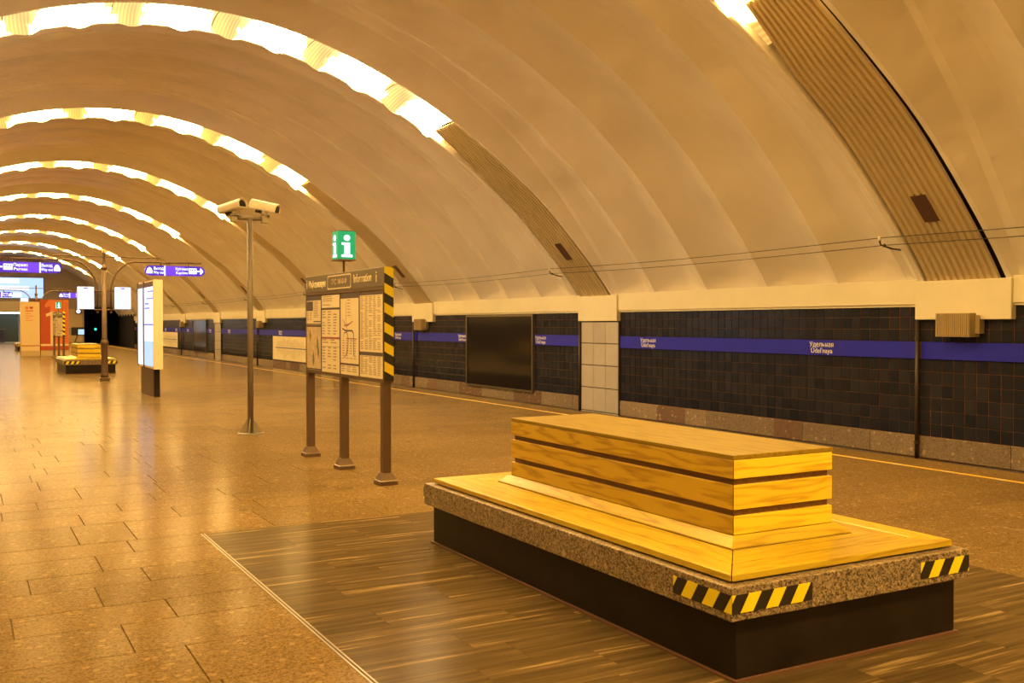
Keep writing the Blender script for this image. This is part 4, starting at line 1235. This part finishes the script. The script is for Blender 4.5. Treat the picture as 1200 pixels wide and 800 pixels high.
# ================================================================== LIGHTBOX
t = thing('lightbox', 'tall white glowing lightbox on a dark base between the mast and the lamp post', 'lightbox', (3.80, 23.3, 0))
B(0.01, 0.135, 0.15, 1.95, 0, 0.64).build('base', 'black_stone', t)
B(-0.002, 0.005, 0.17, 1.93, 0.01, 0.63).build('base_front', 'post_brown', t)
B(0.0, 0.155, 0.0, 2.35, 0.63, 2.645).build('case', 'beige_panel', t, bevel=0.006)
for sgn in (-1, 1):
    x0 = -0.008 if sgn < 0 else 0.155
    B(x0, x0 + 0.008, 0.05, 1.40, 0.68, 2.60).build('pane', 'lightbox_white', t)
    B(x0, x0 + 0.008, 1.47, 2.31, 0.68, 2.60).build('pane', 'lightbox_white', t)
    xx = x0 - 0.002 if sgn < 0 else x0 + 0.008
    B(xx, xx + 0.002, 0.05, 1.40, 0.68, 1.25).build('pane_lower_print', 'lightbox_pale', t)
    B(xx - 0.001, xx + 0.003, 0.03, 2.33, 2.50, 2.61).build('pane_heading', 'post_brown', t)
    for a in ((0.1, 1.05, 2.22, 2.25), (0.1, 0.14, 2.22, 2.40), (0.1, 0.9, 2.38, 2.41), (0.6, 1.3, 2.00, 2.03), (0.6, 0.64, 2.0, 2.2), (0.75, 1.25, 2.10, 2.14), (0.05, 1.4, 1.62, 1.65)):
        B(xx - 0.001, xx + 0.001 + 0.001, a[0], a[1], a[2], a[3]).build('pane_print', 'lightbox_violet', t)
for y0_, y1_ in ((-0.012, 0.05), (1.38, 1.49), (2.30, 2.35)): B(-0.022, 0.177, y0_, y1_, 0.63, 2.645).build('frame_bar', 'beige_panel' if y0_ < 0 else 'post_brown', t)
for y in (0.03, 0.12): MB().tube([(0.07, y, 0.60), (0.07, y, 0.635)], 0.02, 8).build('foot_bolt', 'cctv_dark', t)

# ================================================================== SIGN POST
def make_signpost(label):
    t = thing('sign_post', label, 'sign post', (0, 0, 0), 0, 'lamp style sign posts along the platform')
    MB().box(-0.135, 0.135, -0.135, 0.135, 0, 0.10).build('base', 'cast_iron', t, bevel=0.015)
    MB().lathe([(0.115, 0.10), (0.115, 0.19), (0.10, 0.22), (0.092, 0.26), (0.088, 1.02), (0.094, 1.04), (0.11, 1.07), (0.115, 1.12), (0.095, 1.16), (0.075, 1.19), (0.080, 1.22), (0.078, 1.26), (0.070, 1.28), (0.062, 3.22)], 20).build('pole', 'cast_iron', t, smooth=True)
    MB().lathe([(0.062, 3.22), (0.08, 3.24), (0.08, 3.30), (0.055, 3.32), (0.035, 3.40), (0.035, 3.66), (0.045, 3.68), (0.045, 3.72), (0.02, 3.74), (0.012, 3.80)], 16).build('finial', 'cast_iron', t, smooth=True)
    MB().tube([(-1.65, 0, 3.6), (1.55, 0, 3.6)], 0.018, 8).build('tie_rod', 'cast_iron', t)
    for z in (2.06, 2.61): MB().tube([(-0.27, 0, z), (0.27, 0, z)], 0.02, 8).build('crossbar', 'cast_iron', t)
    for s in (-1, 1):
        pth = [(s * 0.18, 0, 2.0), (s * 0.18, 0, 2.55)] + [(s * (0.18 + 0.72 - 0.72 * math.cos(a)), 0, 2.55 + 0.93 * math.sin(a)) for a in np.linspace(0.1, PI / 2, 12)] + [(s * 2.75, 0, 3.48)]
        MB().tube(pth, 0.026, 8).build('arm', 'cast_iron', t, smooth=True)
        MB().lathe([(0.0, -0.03), (0.03, -0.02), (0.03, 0.02), (0.0, 0.03)], 10, s * 0.18, 0).build('arm_knob', 'cast_iron', t, loc=(0, 0, 1.99))
        x0, x1 = sorted((s * 0.27, s * 0.73))
        sc = B(x0, x1, -0.05, 0.03, 2.07, 2.73).build('screen_case', 'grey_plastic', t)
        B(x0 + 0.012, x1 - 0.012, -0.056, -0.05, 2.085, 2.715).build('screen', 'screen_white', sc)
        B(x0 + 0.17, x1 - 0.17, -0.058, -0.056, 2.66, 2.70).build('screen_print', 'lightbox_violet', sc)
        # capsule sign
        cx, hw, r = s * 1.98, 0.86, 0.145
        P = [(cx + hw - r + r * math.cos(a), 3.235 + r * math.sin(a)) for a in np.linspace(-PI / 2, PI / 2, 12)] + [(cx - hw + r + r * math.cos(a), 3.235 + r * math.sin(a)) for a in np.linspace(PI / 2, 3 * PI / 2, 12)]
        sg = MB().prism(P, -0.06, 0.06, 1).build('sign', 'sign_violet', t)
        dx = cx - s * 0.30
        B(dx - 0.018, dx + 0.018, -0.064, -0.06, 3.095, 3.375).build('divider', 'sign_white', sg)
        glo, ghi = sorted((dx + s * 0.03, dx + s * 0.55)); B(glo, ghi, -0.062, -0.06, 3.10, 3.37).build('sign_glow', 'sign_violet_light', sg)
        for hx in (cx - 0.4, cx + 0.4): MB().tube([(hx, 0, 3.37), (hx, 0, 3.48)], 0.022, 8).build('hanger', 'cast_iron', sg)
        # way out: small house shaped pictogram and words on the pole side
        ix = cx - s * 0.735
        mb = MB().prism([(ix - 0.085, 3.15), (ix + 0.085, 3.15), (ix + 0.085, 3.22), (ix + 0.05, 3.30), (ix, 3.335), (ix - 0.05, 3.30), (ix - 0.085, 3.22)], -0.065, -0.06, 1)
        mb.build('pictogram', 'sign_white', sg)
        tx = cx - s * 0.475
        text('Выход', 0.125, (tx, -0.063, 3.295), '-y', 'sign_white', sg, width=0.28); text('Way out', 0.115, (tx, -0.063, 3.18), '-y', 'sign_white', sg, width=0.30)
        a, b_ = ('Купчино', 'Kupchino') if s > 0 else ('Парнас', 'Parnas')
        tx = cx + s * 0.19
        text(a, 0.12, (tx, -0.063, 3.295), '-y', 'sign_white', sg, width=0.36); text(b_, 0.115, (tx, -0.063, 3.18), '-y', 'sign_white', sg, width=0.34)
        # train pictogram
        bx0 = cx + s * 0.505
        fr_ = MB(); fr_.box(bx0 - 0.115, bx0 + 0.115, -0.064, -0.06, 3.155, 3.32); fr_.build('train_plate', 'sign_white', sg)
        wn = MB()
        for j in range(3): wn.box(bx0 - 0.09 + j * 0.065, bx0 - 0.045 + j * 0.065, -0.066, -0.064, 3.25, 3.29)
        wn.box(bx0 - 0.09, bx0 + 0.09, -0.066, -0.064, 3.185, 3.20); wn.build('train_windows', 'sign_violet_light', sg)
        ax = cx + s * 0.735
        ar = MB().prism([(ax - s * 0.09, 3.215), (ax, 3.215), (ax - s * 0.02, 3.15), (ax + s * 0.02, 3.15), (ax + s * 0.085, 3.235), (ax + s * 0.02, 3.32), (ax - s * 0.02, 3.32), (ax, 3.255), (ax - s * 0.09, 3.255)], -0.065, -0.06, 1)
        ar.build('arrow', 'sign_white', sg)
    return t
sp1 = make_signpost('brown cast iron post with curved arms, two white screens and violet signs')
sp2 = copy_tree(sp1); sp2.location = (3.62, 60.0, 0); sp2['label'] = 'distant iron sign post rising behind the cream booth'
sp1.location = (3.645, 30.86, 0)

# ================================================================== BOOTHS
t = thing('booth', 'cream booth with a small heart emblem beside the red stand', 'booth', (2.68, 56.0, 0))
B(0, 0.86, 0, 1.2, 0, 0.28).build('plinth', 'beige_low', t); B(0, 0.86, -0.005, 1.2, 0.28, 2.78).build('body', 'beige_panel', t)
B(0, 0.86, -0.012, 0, 0.52, 0.56).build('red_stripe', 'red_panel', t)
B(0.36, 0.86, 0.1, 1.1, 2.78, 2.92).build('roof_box', 'brown_trim', t)
B(0.0, 0.34, 0.05, 0.3, 2.80, 2.95).build('top_screen', 'screen_white', t)
for i, (w_, z) in enumerate(((0.36, 2.28), (0.24, 2.16), (0.36, 2.04), (0.22, 1.93), (0.34, 1.82))): B(0.2, 0.2 + w_, -0.008, -0.005, z, z + (0.06 if i == 0 else 0.03)).build('print_line', 'orange_panel', t)
B(0.2, 0.33, -0.008, -0.005, 2.40, 2.53).build('emblem', 'orange_panel', t)
hp = [(0.09 * (16 * math.sin(a) ** 3) / 16, 0.09 * (13 * math.cos(a) - 5 * math.cos(2 * a) - 2 * math.cos(3 * a) - math.cos(4 * a)) / 16) for a in np.linspace(0, 2 * PI, 24, endpoint=False)]
MB().prism([(0.47 + a, 2.47 + b_) for a, b_ in hp], -0.009, -0.005, 1).build('heart', 'red_panel', t)
t = thing('advert_stand', 'tall red stand with a big figure one, behind the distant information stand', 'stand', (3.57, 56.0, 0))
B(0, 1.32, 0, 1.2, 0, 0.30).build('plinth', 'beige_low', t); B(0, 1.32, -0.02, 1.2, 0.30, 0.52).build('red_step', 'red_panel', t); B(0, 1.32, -0.01, 1.2, 0.52, 0.62).build('cream_band', 'beige_panel', t)
B(0, 1.32, 0, 1.2, 0.62, 2.90).build('body', 'red_panel', t)
B(0.45, 1.02, -0.006, 0, 0.62, 2.90).build('orange_field', 'orange_panel', t); B(1.06, 1.32, -0.008, 0, 0.62, 2.90).build('orange_strip', 'orange_panel', t)
MB().prism([(0.20, 2.62), (0.22, 2.48), (0.52, 2.6), (0.52, 2.90), (0.40, 2.90)], -0.012, -0.006, 1).build('figure_one_upper', 'orange_panel', t)
MB().prism([(0.25, 2.16), (0.27, 2.02), (0.47, 2.09), (0.47, 0.62), (0.68, 0.62), (0.68, 2.30), (0.56, 2.30)], -0.014, -0.006, 1).build('figure_one', 'beige_panel', t)
mb = MB()
for j in range(16):
    z = 0.75 + j * 0.13
    mb.box(1.12, 1.26, -0.012, -0.008, z, z + 0.025)
    if j % 3: mb.box(1.12 if j % 2 else 1.235, 1.145 if j % 2 else 1.26, -0.012, -0.008, z, z + 0.09)
mb.build('vertical_lettering', 'red_panel', t)

for o in bpy.data.objects:
    if o.parent and o.name.split('.')[0] in ('print_lines', 'poster_print', 'map_blocks', 'map_parks', 'station_names', 'train_windows', 'vertical_lettering', 'screen_text'):
        o['kind'] = 'stuff'
